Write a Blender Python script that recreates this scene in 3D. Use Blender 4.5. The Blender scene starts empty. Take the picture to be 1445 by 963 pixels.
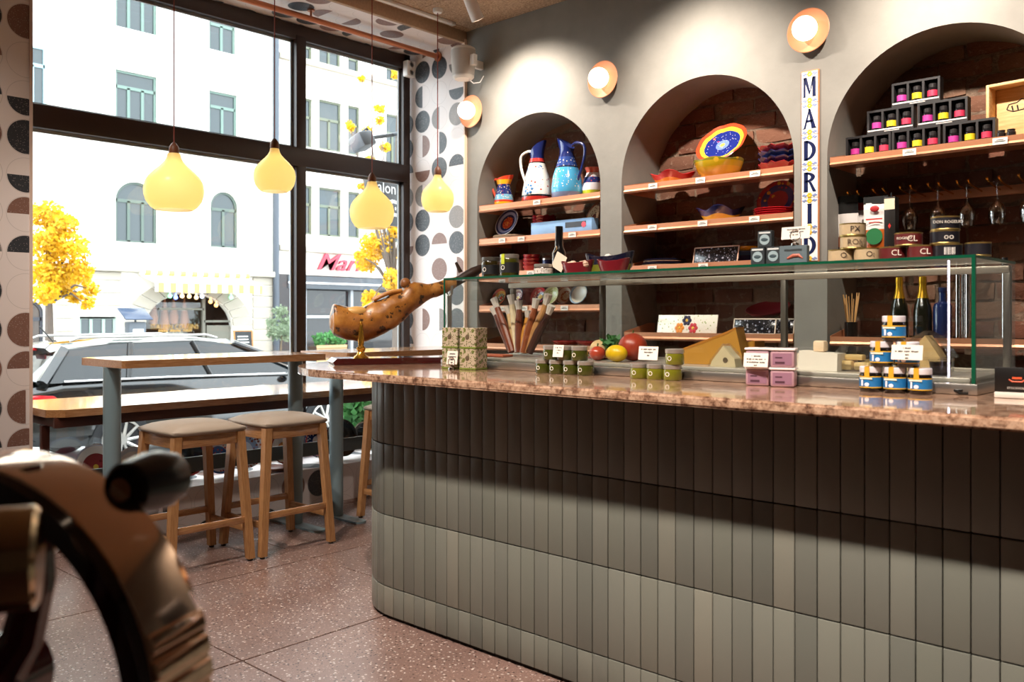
import bpy, bmesh, math, random
from mathutils import Vector, Matrix
from mathutils import noise as mnoise
from mathutils.geometry import tessellate_polygon
random.seed(7)
PI = math.pi
# ---------------------------------------------------------------- camera, world, exposure
SC = bpy.context.scene
COL = SC.collection
F, CX, YH, H = 1238.0, 722.5, 449.0, 1.295      # focal length in px, principal column, horizon row, eye height
CS, SN = 0.736, 0.677
cam_d = bpy.data.cameras.new('camera'); cam = bpy.data.objects.new('camera', cam_d); COL.objects.link(cam)
cam.location = (0, 0, H); cam.rotation_euler = (PI/2, 0, math.atan2(SN, CS))
cam_d.sensor_width = 36; cam_d.lens = 36*F/1445; cam_d.shift_y = -(481.5-YH)/1445
cam_d.clip_start = .05; cam_d.clip_end = 300
cam_d.dof.use_dof = True; cam_d.dof.focus_distance = 4.4; cam_d.dof.aperture_fstop = 4.2
SC.camera = cam
SC.view_settings.view_transform = 'Standard'; SC.view_settings.look = 'None'
SC.view_settings.gamma = 1; SC.view_settings.use_curve_mapping = False
SC.view_settings.exposure = 0.0
w = bpy.data.worlds.new('overcast_sky'); SC.world = w; w.use_nodes = True
w.node_tree.nodes['Background'].inputs[0].default_value = (.88, .95, 1, 1)
w.node_tree.nodes['Background'].inputs[1].default_value = 7.5
SC.cycles.max_bounces = 10; SC.cycles.diffuse_bounces = 4; SC.cycles.glossy_bounces = 4
SC.cycles.transmission_bounces = 8; SC.cycles.transparent_max_bounces = 24
SC.cycles.caustics_reflective = False; SC.cycles.caustics_refractive = False
SC.cycles.sample_clamp_indirect = 6; SC.cycles.use_denoising = True

LAMP_Z = 3.42                      # centre of the spotlight cans under the ceiling
def spot(name, x, y, target, power, ang, col, r=.03):
    """the light of one ceiling spotlight, just in front of its lens"""
    c0 = Vector((x, y, LAMP_Z)); dr = (Vector(target)-c0).normalized()
    d = bpy.data.lights.new(name, 'SPOT'); d.energy = power; d.spot_size = math.radians(ang)
    d.spot_blend = 1.0; d.color = col; d.shadow_soft_size = r
    o = bpy.data.objects.new(name, d); COL.objects.link(o); o.location = c0+dr*.115
    o.rotation_euler = dr.to_track_quat('-Z', 'Y').to_euler(); return o
WARM = (1, .88, .77)
# spotlights over the counter: their light cuts the worktop's shadow line across the tiles
COUNTER_SPOTS = [(-2.9, .95), (-1.75, .9), (-.6, .85), (.5, .85)]
for k, (x, y) in enumerate(COUNTER_SPOTS): spot('counter_spot_%d_offscreen' % (k+1), x, y, (x, 2.5, .75), 330, 80, WARM)
# one spotlight per niche; the first can hangs in the picture beside the loudspeaker
WALL_SPOTS = [(-4.27, 4.25), (-2.84, 3.95), (-1.44, 3.95)]
for (x, y), nm in zip(WALL_SPOTS, ('niche_spot', 'niche_spot_2_offscreen', 'niche_spot_3_offscreen')): spot(nm, x, y, (x, 5.05, 2.2), 190 if y > 4 else 260, 120 if y > 4 else 104, WARM)
# added unseen fill spot over the tables, and the lamp facing the papered wall
FILL_AND_WALL_SPOTS = [((-3.9, 1.2), (-4.5, 2.45, .6), 200, 'the tall table and stools as added fill'), ((-4.0, -.2), (-5.1, .9, 1.7), 160, 'the papered wall beside the low window counter')]
for k, ((x, y), tg, pw, q) in enumerate(FILL_AND_WALL_SPOTS): spot('fill_and_wall_spot_%d_offscreen' % (k+1), x, y, tg, pw, 70, WARM)

# ---------------------------------------------------------------- pixel -> place helpers
def atz(x, y, z):
    r = (x-CX)/F; zc = F*(H-z)/(y-YH); return Vector((zc*(r*CS-SN), zc*(r*SN+CS), z))
def atY(x, y, Y):
    r = (x-CX)/F; zc = Y/(r*SN+CS); return Vector((zc*(r*CS-SN), Y, H-(y-YH)/F*zc))
def atX(x, y, X):
    r = (x-CX)/F; zc = X/(r*CS-SN); return Vector((X, zc*(r*SN+CS), H-(y-YH)/F*zc))
def mpp(p): return (-p[0]*SN+p[1]*CS)/F           # metres per pixel at a place

# ---------------------------------------------------------------- mesh helpers
def crv(pts, m=5):
    """smooth curve through the points (Catmull-Rom)"""
    p = [Vector(q) for q in pts]; out = []
    for i in range(len(p)-1):
        p0, p1, p2, p3 = p[max(0, i-1)], p[i], p[i+1], p[min(len(p)-1, i+2)]
        for k in range(m):
            t = k/m; out.append(.5*((2*p1)+(p2-p0)*t+(2*p0-5*p1+4*p2-p3)*t*t+(3*p1-p0-3*p2+p3)*t**3))
    return out+[p[-1]]
class MB:
    def __init__(s): s.v = []; s.f = []; s.uv = None; s.mi = []
    def add(s, vs, fs, mi=0):
        o = len(s.v); s.v += [tuple(v) for v in vs]; s.f += [tuple(i+o for i in f) for f in fs]; s.mi += [mi]*len(fs); return s
    def box(s, x0, x1, y0, y1, z0, z1, mi=0):
        vs = [(x, y, z) for z in (z0, z1) for y in (y0, y1) for x in (x0, x1)]
        return s.add(vs, [(0, 2, 3, 1), (4, 5, 7, 6), (0, 1, 5, 4), (2, 6, 7, 3), (0, 4, 6, 2), (1, 3, 7, 5)], mi)
    def cbox(s, cx, cy, cz, sx, sy, sz, mi=0): return s.box(cx-sx/2, cx+sx/2, cy-sy/2, cy+sy/2, cz-sz/2, cz+sz/2, mi)
    def rbox(s, x0, x1, y0, y1, z0, z1, r=.005, seg=2, mi=0):
        bm = bmesh.new(); t = MB().box(x0, x1, y0, y1, z0, z1); vs = [bm.verts.new(v) for v in t.v]
        for f in t.f: bm.faces.new([vs[i] for i in f])
        bmesh.ops.bevel(bm, geom=bm.edges[:], offset=r, segments=seg, affect='EDGES', profile=.5)
        bm.verts.index_update(); r_ = s.add([v.co for v in bm.verts], [[v.index for v in f.verts] for f in bm.faces], mi); bm.free(); return r_
    def lathe(s, prof, n=24, c=(0, 0, 0), cap=True, mi=0, squash=1, start=0):
        vs = []; fs = []
        for (r, z) in prof:
            for k in range(n):
                a = start+2*PI*k/n; vs.append((c[0]+r*math.cos(a), c[1]+r*math.sin(a)*squash, c[2]+z))
        for i in range(len(prof)-1):
            for k in range(n):
                k2 = (k+1) % n; fs.append((i*n+k, i*n+k2, (i+1)*n+k2, (i+1)*n+k))
        if cap:
            if prof[0][0] > 1e-4: fs.append(tuple(reversed(range(n))))
            if prof[-1][0] > 1e-4: fs.append(tuple((len(prof)-1)*n+k for k in range(n)))
        return s.add(vs, fs, mi)
    def cyl(s, a, b, r, r2=None, n=16, mi=0): return s.tube([a, b], [r, r if r2 is None else r2], n, mi)
    def tube(s, pts, rad, n=10, mi=0, flat=1.0, cap=True):
        pts = [Vector(p) for p in pts]; rad = rad if isinstance(rad, (list, tuple)) else [rad]*len(pts)
        vs = []; fs = []; up = None
        for i, p in enumerate(pts):
            t = (pts[min(i+1, len(pts)-1)]-pts[max(i-1, 0)]).normalized()
            if up is None: up = Vector((0, 0, 1)) if abs(t.z) < .9 else Vector((1, 0, 0))
            b = t.cross(up).normalized(); u = b.cross(t).normalized(); up = u
            for k in range(n):
                a = 2*PI*k/n; vs.append(p+b*(math.cos(a)*rad[i])+u*(math.sin(a)*rad[i]*flat))
        for i in range(len(pts)-1):
            for k in range(n):
                k2 = (k+1) % n; fs.append((i*n+k, i*n+k2, (i+1)*n+k2, (i+1)*n+k))
        if cap: fs.append(tuple(reversed(range(n)))); fs.append(tuple((len(pts)-1)*n+k for k in range(n)))
        return s.add(vs, fs, mi)
    def prism(s, poly, h0, h1, axis='z', mi=0):
        n = len(poly); m = {'z': lambda a, b, h: (a, b, h), 'y': lambda a, b, h: (a, h, b), 'x': lambda a, b, h: (h, a, b)}[axis]
        vs = [m(a, b, h0) for a, b in poly]+[m(a, b, h1) for a, b in poly]
        tr = tessellate_polygon([[Vector((a, b, 0)) for a, b in poly]])
        fs = [tuple(t) for t in tr]+[tuple(i+n for i in reversed(t)) for t in tr]
        fs += [(i, (i+1) % n, n+(i+1) % n, n+i) for i in range(n)]
        return s.add(vs, fs, mi)
    def sphere(s, c, r, nu=16, nv=10, sc=(1, 1, 1), mi=0):
        prof = [(max(1e-5, math.sin(PI*i/nv)), -math.cos(PI*i/nv)) for i in range(nv+1)]
        t = MB().lathe(prof, nu, cap=False)
        return s.add([(c[0]+x*r*sc[0], c[1]+y*r*sc[1], c[2]+z*r*sc[2]) for x, y, z in t.v], t.f, mi)
    def xf(s, M): s.v = [tuple(M @ Vector(v)) for v in s.v]; return s
    def mesh(s, name, mats, smooth=35):
        me = bpy.data.meshes.new(name); me.from_pydata(s.v, [], s.f)
        for m in (mats if isinstance(mats, (list, tuple)) else [mats]): me.materials.append(m)
        me.polygons.foreach_set('material_index', s.mi)
        bm = bmesh.new(); bm.from_mesh(me); bmesh.ops.recalc_face_normals(bm, faces=bm.faces[:]); bm.to_mesh(me); bm.free()
        if s.uv:
            l = me.uv_layers.new(name='UVMap')
            for lp in me.loops: l.data[lp.index].uv = s.uv(Vector(me.vertices[lp.vertex_index].co))
        if smooth:
            me.polygons.foreach_set('use_smooth', [True]*len(me.polygons)); me.set_sharp_from_angle(angle=math.radians(smooth))
        me.update(); return me
def link(name, data, parent=None, loc=(0, 0, 0), rot=(0, 0, 0)):
    o = bpy.data.objects.new(name, data); COL.objects.link(o); o.parent = parent; o.location = loc; o.rotation_euler = rot; return o
def tag(o, label, cat, group=None):
    o['label'] = label; o['category'] = cat
    if group: o['group'] = group
    return o
def T(name, label, cat, loc=(0, 0, 0), rz=0, group=None):
    o = link(name, None, None, loc, (0, 0, rz)); o.empty_display_size = .05; return tag(o, label, cat, group)
def P(name, mb, mats, parent, loc=(0, 0, 0), rot=(0, 0, 0), smooth=35):
    return link(name, mb.mesh(name, mats, smooth), parent, loc, rot)
def O(name, mb, mats, label, cat, loc=(0, 0, 0), rot=(0, 0, 0), group=None, smooth=35):
    return tag(link(name, mb.mesh(name, mats, smooth), None, loc, rot), label, cat, group)
def S(name, mb, mats, parent=None, smooth=35):
    o = link(name, mb.mesh(name, mats, smooth), parent)
    if parent is None: o['kind'] = 'structure'
    return o
def copy_tree(o, loc=None, rz=None, label=None, parent=None, group=None):
    c = o.copy(); COL.objects.link(c)
    if parent is not None: c.parent = parent
    for ch in [x for x in bpy.data.objects if x.parent == o]: copy_tree(ch, parent=c)
    if loc is not None: c.location = loc
    if rz is not None: c.rotation_euler = (0, 0, rz)
    if label: c['label'] = label
    if group: c['group'] = group
    return c
def text(name, body, size, mat, parent, loc, rot, ext=.0006, sx=1, align='CENTER', bold=0, shear=0):
    cu = bpy.data.curves.new(name, 'FONT'); cu.body = body; cu.size = size; cu.align_x = align; cu.align_y = 'CENTER'
    cu.extrude = ext; cu.offset = bold; cu.resolution_u = 2; cu.shear = shear
    tmp = bpy.data.objects.new('t', cu); COL.objects.link(tmp)
    me = bpy.data.meshes.new_from_object(tmp.evaluated_get(bpy.context.evaluated_depsgraph_get()))
    bpy.data.objects.remove(tmp); bpy.data.curves.remove(cu); me.materials.clear(); me.materials.append(mat)
    o = link(name, me, parent, loc, rot); o.scale = (sx, 1, 1); return o
def print_row(m, cx, cz, width, h, y0, y1, seed=1):
    """a line of print too small to read: rows of short uneven strokes (x across, z up)"""
    rs = random.Random(seed); x = cx-width/2
    while x < cx+width/2:
        w_ = h*rs.uniform(.35, .75)
        if rs.random() > .13: m.box(x, x+w_*.72, y0, y1, cz-h/2*rs.uniform(.6, 1), cz+h/2*rs.uniform(.6, 1))
        x += w_
    return m
FACE = (PI/2, 0, 0)      # text on a face that looks towards -Y

# ---------------------------------------------------------------- materials
def L(c):
    if isinstance(c, str):
        c = [int(c[i:i+2], 16)/255 for i in (0, 2, 4)]
        c = [x/12.92 if x <= .04045 else ((x+.055)/1.055)**2.4 for x in c]
    return (c[0], c[1], c[2], 1)
class NT:
    def __init__(s, name):
        s.m = bpy.data.materials.new(name); s.m.use_nodes = True; s.t = s.m.node_tree; s.b = s.t.nodes['Principled BSDF']; s.out = s.t.nodes['Material Output']
    def n(s, typ, **kw):
        o = s.t.nodes.new(typ)
        for k, v in kw.items():
            if k.startswith('i_'): s.put(o.inputs[k[2:].replace('_', ' ')], v)
            else: setattr(o, k, v)
        return o
    def put(s, sock, v):
        if isinstance(v, bpy.types.NodeSocket): s.t.links.new(v, sock)
        else: sock.default_value = v
    def m_(s, op, a, b=0.0, c=None):
        o = s.t.nodes.new('ShaderNodeMath'); o.operation = op; s.put(o.inputs[0], a); s.put(o.inputs[1], b)
        if c is not None: s.put(o.inputs[2], c)
        return o.outputs[0]
    def mix(s, f, a, b, blend='MIX'):
        o = s.t.nodes.new('ShaderNodeMix'); o.data_type = 'RGBA'; o.blend_type = blend
        s.put(o.inputs[0], f); s.put(o.inputs[6], a); s.put(o.inputs[7], b); return o.outputs[2]
    def ramp(s, f, stops, const=False):
        o = s.t.nodes.new('ShaderNodeValToRGB'); s.put(o.inputs[0], f); e = o.color_ramp.elements
        o.color_ramp.interpolation = 'CONSTANT' if const else 'LINEAR'
        while len(e) < len(stops): e.new(1)
        for i, (p, c) in enumerate(stops): e[i].position = p; e[i].color = L(c)
        return o.outputs[0]
    def coord(s, kind='Object', scale=None):
        o = s.t.nodes.new('ShaderNodeNewGeometry').outputs['Position'] if kind == 'World' else s.t.nodes.new('ShaderNodeTexCoord').outputs[kind]
        if scale is not None:
            mp = s.t.nodes.new('ShaderNodeMapping'); s.put(mp.inputs[0], o); mp.inputs['Scale'].default_value = scale if isinstance(scale, tuple) else (scale,)*3; o = mp.outputs[0]
        return o
    def noise(s, co, scale, detail=3, rough=.5):
        o = s.t.nodes.new('ShaderNodeTexNoise'); s.put(o.inputs['Vector'], co); o.inputs['Scale'].default_value = scale; o.inputs['Detail'].default_value = detail; o.inputs['Roughness'].default_value = rough; return o.outputs['Fac']
    def vor(s, co, scale, feat='F1', out='Distance', rnd=1):
        o = s.t.nodes.new('ShaderNodeTexVoronoi'); o.feature = feat; s.put(o.inputs['Vector'], co); o.inputs['Scale'].default_value = scale; o.inputs['Randomness'].default_value = rnd; return o.outputs[out]
    def rnd(s): return s.t.nodes.new('ShaderNodeObjectInfo').outputs['Random']
    def bump(s, h, strength=.3, dist=.002):
        o = s.t.nodes.new('ShaderNodeBump'); s.put(o.inputs['Height'], h); o.inputs['Strength'].default_value = strength; o.inputs['Distance'].default_value = dist; s.put(s.b.inputs['Normal'], o.outputs[0])
    def fin(s, col=None, rough=.5, metal=0, spec=None, coat=0):
        if col is not None: s.put(s.b.inputs['Base Color'], L(col) if not isinstance(col, bpy.types.NodeSocket) else col)
        s.put(s.b.inputs['Roughness'], rough); s.b.inputs['Metallic'].default_value = metal
        if spec is not None: s.b.inputs['Specular IOR Level'].default_value = spec
        if coat: s.b.inputs['Coat Weight'].default_value = coat; s.b.inputs['Coat Roughness'].default_value = .05
        return s.m
_mc = {}
def M(col, rough=.5, metal=0, var=0, scale=20, bump=0, emit=0, ecol=None, coat=0):
    key = (col, rough, metal, var, scale, bump, emit, ecol, coat)
    if key in _mc: return _mc[key]
    n = NT('mat_'+(col if isinstance(col, str) else 'c'))
    c = L(col)
    if var:
        f = n.noise(n.coord('Object'), scale, 4); c = n.mix(f, tuple(x*(1-var) for x in c[:3])+(1,), tuple(min(1, x*(1+var)) for x in c[:3])+(1,))
        if bump: n.bump(f, bump)
    else: n.b.inputs['Base Color'].default_value = c
    m = n.fin(c if var else None, rough, metal, coat=coat)
    if emit: n.b.inputs['Emission Color'].default_value = L(ecol or col); n.b.inputs['Emission Strength'].default_value = emit
    _mc[key] = m; return m
def thin_glass(name, tint, refl=1.0, rough=0.0, ior=1.5):
    n = NT(name); t = n.t; t.nodes.remove(n.b)
    tr = n.n('ShaderNodeBsdfTransparent'); tr.inputs[0].default_value = L(tint)
    gl = n.n('ShaderNodeBsdfGlossy'); gl.inputs['Roughness'].default_value = rough
    lw = n.n('ShaderNodeLayerWeight'); lw.inputs[0].default_value = .5; f5 = n.m_('POWER', lw.outputs['Facing'], 4.5)
    mx = n.n('ShaderNodeMixShader'); n.put(mx.inputs[0], n.m_('MINIMUM', n.m_('MULTIPLY', n.m_('ADD', .04, n.m_('MULTIPLY', f5, .9)), refl), .95)); n.put(mx.inputs[1], tr.outputs[0]); n.put(mx.inputs[2], gl.outputs[0])
    n.put(n.out.inputs[0], mx.outputs[0]); return n.m
G_WIN = thin_glass('window_glass', (.97, .985, .98), .8)
G_CASE = thin_glass('case_glass', (.955, .97, .96), .9)
G_EDGE = M('0d4a34', .15, emit=0)
G_WINE = thin_glass('wine_glass', (.95, .95, .94), 4.5)
G_PLAS = thin_glass('clear_plastic', (.93, .93, .92), 1.6, .1)

def mk_wallpaper():
    n = NT('terrazzo_wallpaper'); uv = n.coord('UV'); sp = n.n('ShaderNodeSeparateXYZ'); n.put(sp.inputs[0], uv)
    u = n.m_('DIVIDE', sp.outputs[0], .205); v = n.m_('DIVIDE', sp.outputs[1], .205)
    fu, fv = n.m_('FLOOR', u), n.m_('FLOOR', v); cb = n.n('ShaderNodeCombineXYZ'); n.put(cb.inputs[0], fu); n.put(cb.inputs[1], fv)
    wn = n.n('ShaderNodeTexWhiteNoise', noise_dimensions='2D'); n.put(wn.inputs['Vector'], cb.outputs[0])
    sc = n.n('ShaderNodeSeparateColor'); n.put(sc.inputs[0], wn.outputs['Color']); r1, r2, r3 = sc.outputs[0], sc.outputs[1], sc.outputs[2]
    px, py = n.m_('SUBTRACT', n.m_('SUBTRACT', u, fu), .5), n.m_('SUBTRACT', n.m_('SUBTRACT', v, fv), .5)
    ln = n.m_('SQRT', n.m_('ADD', n.m_('MULTIPLY', px, px), n.m_('MULTIPLY', py, py)))
    circ = n.m_('LESS_THAN', ln, .44)
    sgn = n.m_('SUBTRACT', n.m_('MULTIPLY', n.m_('LESS_THAN', n.m_('FRACT', n.m_('MULTIPLY', r2, 2)), .5), 2), 1)
    useX = n.m_('LESS_THAN', r2, .5)
    ax = n.m_('ADD', n.m_('MULTIPLY', px, useX), n.m_('MULTIPLY', py, n.m_('SUBTRACT', 1, useX)))
    half = n.m_('GREATER_THAN', n.m_('MULTIPLY', ax, sgn), 0)
    full = n.m_('LESS_THAN', r1, .20); some = n.m_('LESS_THAN', r1, .68)
    mask = n.m_('MULTIPLY', n.m_('MULTIPLY', circ, some), n.m_('MAXIMUM', full, half))
    ring = n.m_('LESS_THAN', n.m_('ABSOLUTE', n.m_('SUBTRACT', ln, .455)), .007)
    co = n.coord('World'); chips = n.vor(co, 110, out='Distance'); cc = n.m_('LESS_THAN', chips, .22)
    colr = n.ramp(r3, [(0, '33373d'), (.38, '8a6456'), (.62, '8b847f'), (.8, '4a4c4f')], True)
    colr = n.mix(n.m_('MULTIPLY', cc, .5), colr, L('d8ccc4')); colr = n.mix(n.m_('MULTIPLY', n.noise(co, 160, 2), .35), colr, L('2a2726'))
    base = n.mix(n.m_('MULTIPLY', ring, .35), L('e6dcd8'), L('8d8480'))
    n.put(n.b.inputs['Base Color'], n.mix(mask, base, colr)); return n.fin(None, .45)
WALLPAPER = mk_wallpaper()
def mk_plaster():
    n = NT('grey_plaster'); co = n.coord('World'); f = n.noise(co, 2.2, 6, .6); g = n.noise(co, 26, 4)
    c = n.ramp(f, [(.3, '77746d'), (.7, '88857d')]); n.bump(g, .25, .004); return n.fin(c, .8)
PLASTER = mk_plaster()
def mk_terrazzo():
    n = NT('terrazzo_floor'); co = n.coord('World')
    base = n.ramp(n.noise(co, 3, 4), [(.3, '7a6159'), (.7, '8b7066')])
    for sc_, th, c1 in ((44, .21, 'c9bab2'), (50, .21, '3d2e2a'), (70, .22, 'a98d82'), (120, .2, '5a443d'), (30, .11, 'ddd0c8')):
        d = n.vor(n.coord('World'), sc_); base = n.mix(n.m_('LESS_THAN', d, th), base, L(c1))
    return n.fin(base, n.m_('ADD', .24, n.m_('MULTIPLY', n.noise(co, 5, 3), .16)))
TERRAZZO = mk_terrazzo()
def mk_granite():
    n = NT('granite'); co = n.coord('World'); f = n.noise(co, 38, 6, .7); g = n.noise(n.coord('World', (3, 9, 9)), 6, 5, .65)
    c = n.ramp(f, [(.30, '2c211c'), (.40, '7d5a47'), (.5, 'b08a70'), (.6, 'cba78c'), (.72, '8f6a54')])
    c = n.mix(n.m_('MULTIPLY', n.m_('GREATER_THAN', g, .6), .55), c, L('54392c')); return n.fin(c, .07, coat=.3)
GRANITE = mk_granite()
def mk_wood(name, a, b, sc=(2, 30, 30), rough=.42, sp=6, coat=0):
    n = NT(name); f = n.noise(n.coord('Object', sc), sp, 5, .6); c = n.ramp(f, [(.3, a), (.7, b)]); n.bump(f, .08, .0006); return n.fin(c, rough, coat=coat)
WOOD_Y = mk_wood('oak_top', '94643c', 'c08e60', (30, 2, 30), .25, 6, .7)
WOOD_Z = mk_wood('oak_leg', '9a6a3f', 'c2915f', (40, 40, 3), .45, 4)
WOOD_X = mk_wood('oak_rail', '9a6a3f', 'c2915f', (4, 30, 30), .45, 4)
PINE = mk_wood('pine_crate', 'c69a62', 'e2bd86', (3, 20, 24), .55, 3)
def mk_tile():
    n = NT('sage_tile'); r = n.rnd(); c = n.ramp(r, [(0, '6c6e66'), (.3, '77786f'), (.6, '7f8076'), (.85, '73756b'), (1, '8a887c')])
    f = n.noise(n.coord('Object', (240, 240, 3)), 1, 2); n.bump(f, .12, .0006); return n.fin(c, .38)
TILE = mk_tile()
def mk_brick():
    n = NT('old_brick'); r = n.rnd(); co = n.coord('World'); f = n.noise(co, 24, 6, .7)
    c = n.ramp(r, [(0, '5a3526'), (.3, '704634'), (.55, '7d5541'), (.75, '63402f'), (1, '8a6a55')])
    c = n.mix(n.m_('MULTIPLY', n.m_('GREATER_THAN', f, .60), .4), c, L('a08a76')); n.bump(f, .9, .012); return n.fin(c, .9)
BRICK = mk_brick()
def mk_mortar():
    n = NT('mortar'); f = n.noise(n.coord('World'), 30, 6, .7); n.bump(f, 1, .02); return n.fin(n.ramp(f, [(.3, '5d4a3c'), (.7, '97806c')]), .95)
MORTAR = mk_mortar()
def mk_woolboard():
    n = NT('wood_wool_board'); co = n.coord('World'); f = n.noise(co, 70, 5, .75); g = n.vor(co, 90)
    n.bump(n.m_('ADD', f, g), .8, .006); return n.fin(n.ramp(f, [(.3, '6e5340'), (.5, 'a98b70'), (.7, 'd0b498')]), .9)
WOOLBOARD = mk_woolboard()
COPPER = M('c98a66', .38, .35, .06, 30); COPPER_PIPE = M('b5714e', .38, .6)
FRAME_BROWN = M('2b1c16', .4, 0, .1, 8); STEEL_SAGE = M('7d9299', .38, 0); WHITE_PL = M('e8e4df', .45); BLACK = M('121212', .35)
CHROME = M('d8d4d0', .08, 1); STEEL = M('b8b4ae', .28, .9); GOLD = M('d9a441', .2, .9); PAPER = M('e6ddd2', .7); INK = M('2a2622', .6)
def ceramic(name, axis, lo, hi, stops, dots=None, rough=.16):
    """painted glaze: bands along local z ('z') or rings by radius ('r'); dots = (scale, size, colour)"""
    n = NT(name); co = n.coord('Object'); sp = n.n('ShaderNodeSeparateXYZ'); n.put(sp.inputs[0], co)
    if axis == 'r': q = n.m_('SQRT', n.m_('ADD', n.m_('MULTIPLY', sp.outputs[0], sp.outputs[0]), n.m_('MULTIPLY', sp.outputs[1], sp.outputs[1])))
    else: q = sp.outputs[2]
    q = n.m_('DIVIDE', n.m_('SUBTRACT', q, lo), hi-lo); c = n.ramp(q, stops, True)
    for d in (dots or []):
        m_ = n.m_('LESS_THAN', n.vor(co, d[0]), d[1])
        if len(d) > 3: m_ = n.m_('MULTIPLY', m_, n.m_('MULTIPLY', n.m_('GREATER_THAN', q, d[3]), n.m_('LESS_THAN', q, d[4])))
        c = n.mix(m_, c, L(d[2]))
    return n.fin(c, rough, coat=.4)
# ================================================================ STRUCTURE
XW, YB, CEIL = -5.62, 4.87, 3.56          # glass plane, plaster wall plane, ceiling height
X1, Y0 = 2.6, -2.6                        # far ends of the room behind the camera
# floor slab with one metre terrazzo tiles
fl = S('floor', MB().box(XW-.1, X1, Y0, YB+.45, -.12, -.012), M('4a3a34', .8))
tm = MB().rbox(-.4985, .4985, -.5035, .5035, -.012, 0, .0015, 1).mesh('floor_tile', TERRAZZO)
for i in range(-2, 7):
    for j in range(-5, 4):
        x, y = -3.495+i*1.005, 2.255+j*1.012
        if XW-.3 < x < X1+.3 and y < YB+.3: link('floor_tile', tm, fl, (x, y, 0))
# ceiling with wood wool boards
ce = S('ceiling', MB().box(XW-.1, X1, Y0, YB+.5, CEIL+.025, CEIL+.2), M('6a5a4c', .9))
cm = MB().rbox(-.597, .597, -.297, .297, 0, .025, .004, 1).mesh('ceiling_board', WOOLBOARD)
for i in range(7):
    for j in range(13):
        x, y = -4.30+i*1.2, YB-.3-j*.6
        if x < X1+.2 and y > Y0-.2: link('ceiling_board', cm, ce, (x, y, CEIL))
link('ceiling_board', MB().rbox(-4.97, -4.905, Y0, YB, CEIL, CEIL+.025, .003, 1).mesh('ceiling_board_strip', WOOLBOARD), ce)
def papered(name, mb, uvf, parent=None):
    mb.uv = uvf; return S(name, mb, WALLPAPER, parent)
papered('ceiling_soffit', MB().box(XW-.05, -5.0, Y0, YB, 3.487, 3.62), lambda v: (v.y+.05, v.x+v.z*.6))
S('trim_1', MB().rbox(-5.0, -4.965, Y0, YB, 3.47, 3.575, .004), M('a98b70', .8, 0, .25, 60, .4))
S('trim_2', MB().box(-5.63, -4.99, YB-.012, YB+.002, 3.47, 3.49), WHITE_PL)
# plaster wall with three arched niches
ARC = [(-4.25, .60), (-2.86, .612), (-1.44, .612)]; ZS = 2.205; ND = .43
poly = [(-4.98, 0)]; loops = []
for (xc, r) in ARC:
    lp = [(xc-r, 0)]+[(xc-r*math.cos(PI*k/40), ZS+r*math.sin(PI*k/40)) for k in range(41)]+[(xc+r, 0)]
    poly += lp; loops.append(lp)
poly += [(X1, 0), (X1, CEIL+.1), (-4.98, CEIL+.1)]
mb = MB(); tr = tessellate_polygon([[Vector((a, b, 0)) for a, b in poly]]); mb.add([(a, YB, b) for a, b in poly], tr)
for lp in loops:
    n = len(lp); mb.add([(a, YB, b) for a, b in lp]+[(a, YB+ND, b) for a, b in lp], [(i, i+1, n+i+1, n+i) for i in range(n-1)])
mb.box(-4.98, X1, YB+ND+.06, YB+ND+.2, 0, CEIL+.1)
S('wall_back', mb, PLASTER)
# the wall beside the plaster, the left wall, the walls behind the camera
papered('wall_right', MB().box(XW-.1, -4.972, YB-.022, YB+.12, 0, 3.60), lambda v: (v.x+.035, v.z+.05))
S('trim_3', MB().box(-4.975, -4.962, YB-.028, YB+.01, 0, 3.5), M('e9c9b0', .5))
papered('wall_left', MB().box(-5.25, -5.06, Y0, 1.70, 0, 3.5), lambda v: (v.y+.06, v.z+.1))
S('trim_4', MB().box(-5.62, -5.055, 1.70, 1.716, 0, 3.5), M('d9c3b6', .5))
S('wall_outer', MB().box(XW-.25, XW-.02, Y0-.2, 1.80, -.4, 4.2).box(XW-.25, XW-.02, 5.0, 7.4, -.4, 4.2).box(XW-.25, XW-.02, Y0-.2, 7.4, 3.50, 4.4).box(XW-.25, XW-.06, 1.8, 4.86, -.4, .25), M('8c8478', .9))
S('wall_front', MB().box(XW-.1, X1, Y0-.15, Y0, 0, 3.7), M('8d8478', .8))
S('wall_side', MB().box(X1, X1+.15, Y0-.15, YB+.6, 0, 3.7), M('8d8478', .8))
# low display ledge under the window, faced with the same paper
papered('trim_5', MB().box(XW+.02, -5.10, 1.70, YB-.02, 0, .257), lambda v: (v.y+.02, v.z+v.x*.9+.03))
# brick back of each niche: every brick a piece
bv = []
for k in range(6):
    random.seed(20+k); nx, nz = 4, 2; vs = []; fs = []
    for j in range(nz+1):
        for i in range(nx+1):
            ed = (i in (0, nx)) or (j in (0, nz))
            vs.append(((i/nx-.5)*.272+random.uniform(-.006, .006), random.uniform(-.016, .004) if not ed else random.uniform(-.006, .006), (j/nz-.5)*.088+random.uniform(-.005, .005)))
    fs = [(j*(nx+1)+i, j*(nx+1)+i+1, (j+1)*(nx+1)+i+1, (j+1)*(nx+1)+i) for j in range(nz) for i in range(nx)]
    rim = [i for i in range(nx+1)]+[(nx+1)*j+nx for j in range(1, nz+1)]+[(nx+1)*nz+i for i in range(nx-1, -1, -1)]+[(nx+1)*j for j in range(nz-1, 0, -1)]
    nb = len(vs); vs += [(vs[i][0], .05, vs[i][2]) for i in rim]; m_ = len(rim)
    fs += [(rim[i], nb+i, nb+(i+1) % m_, rim[(i+1) % m_]) for i in range(m_)]
    bv.append(MB().add(vs, fs).mesh('brick', BRICK, 50))
random.seed(3)
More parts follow.
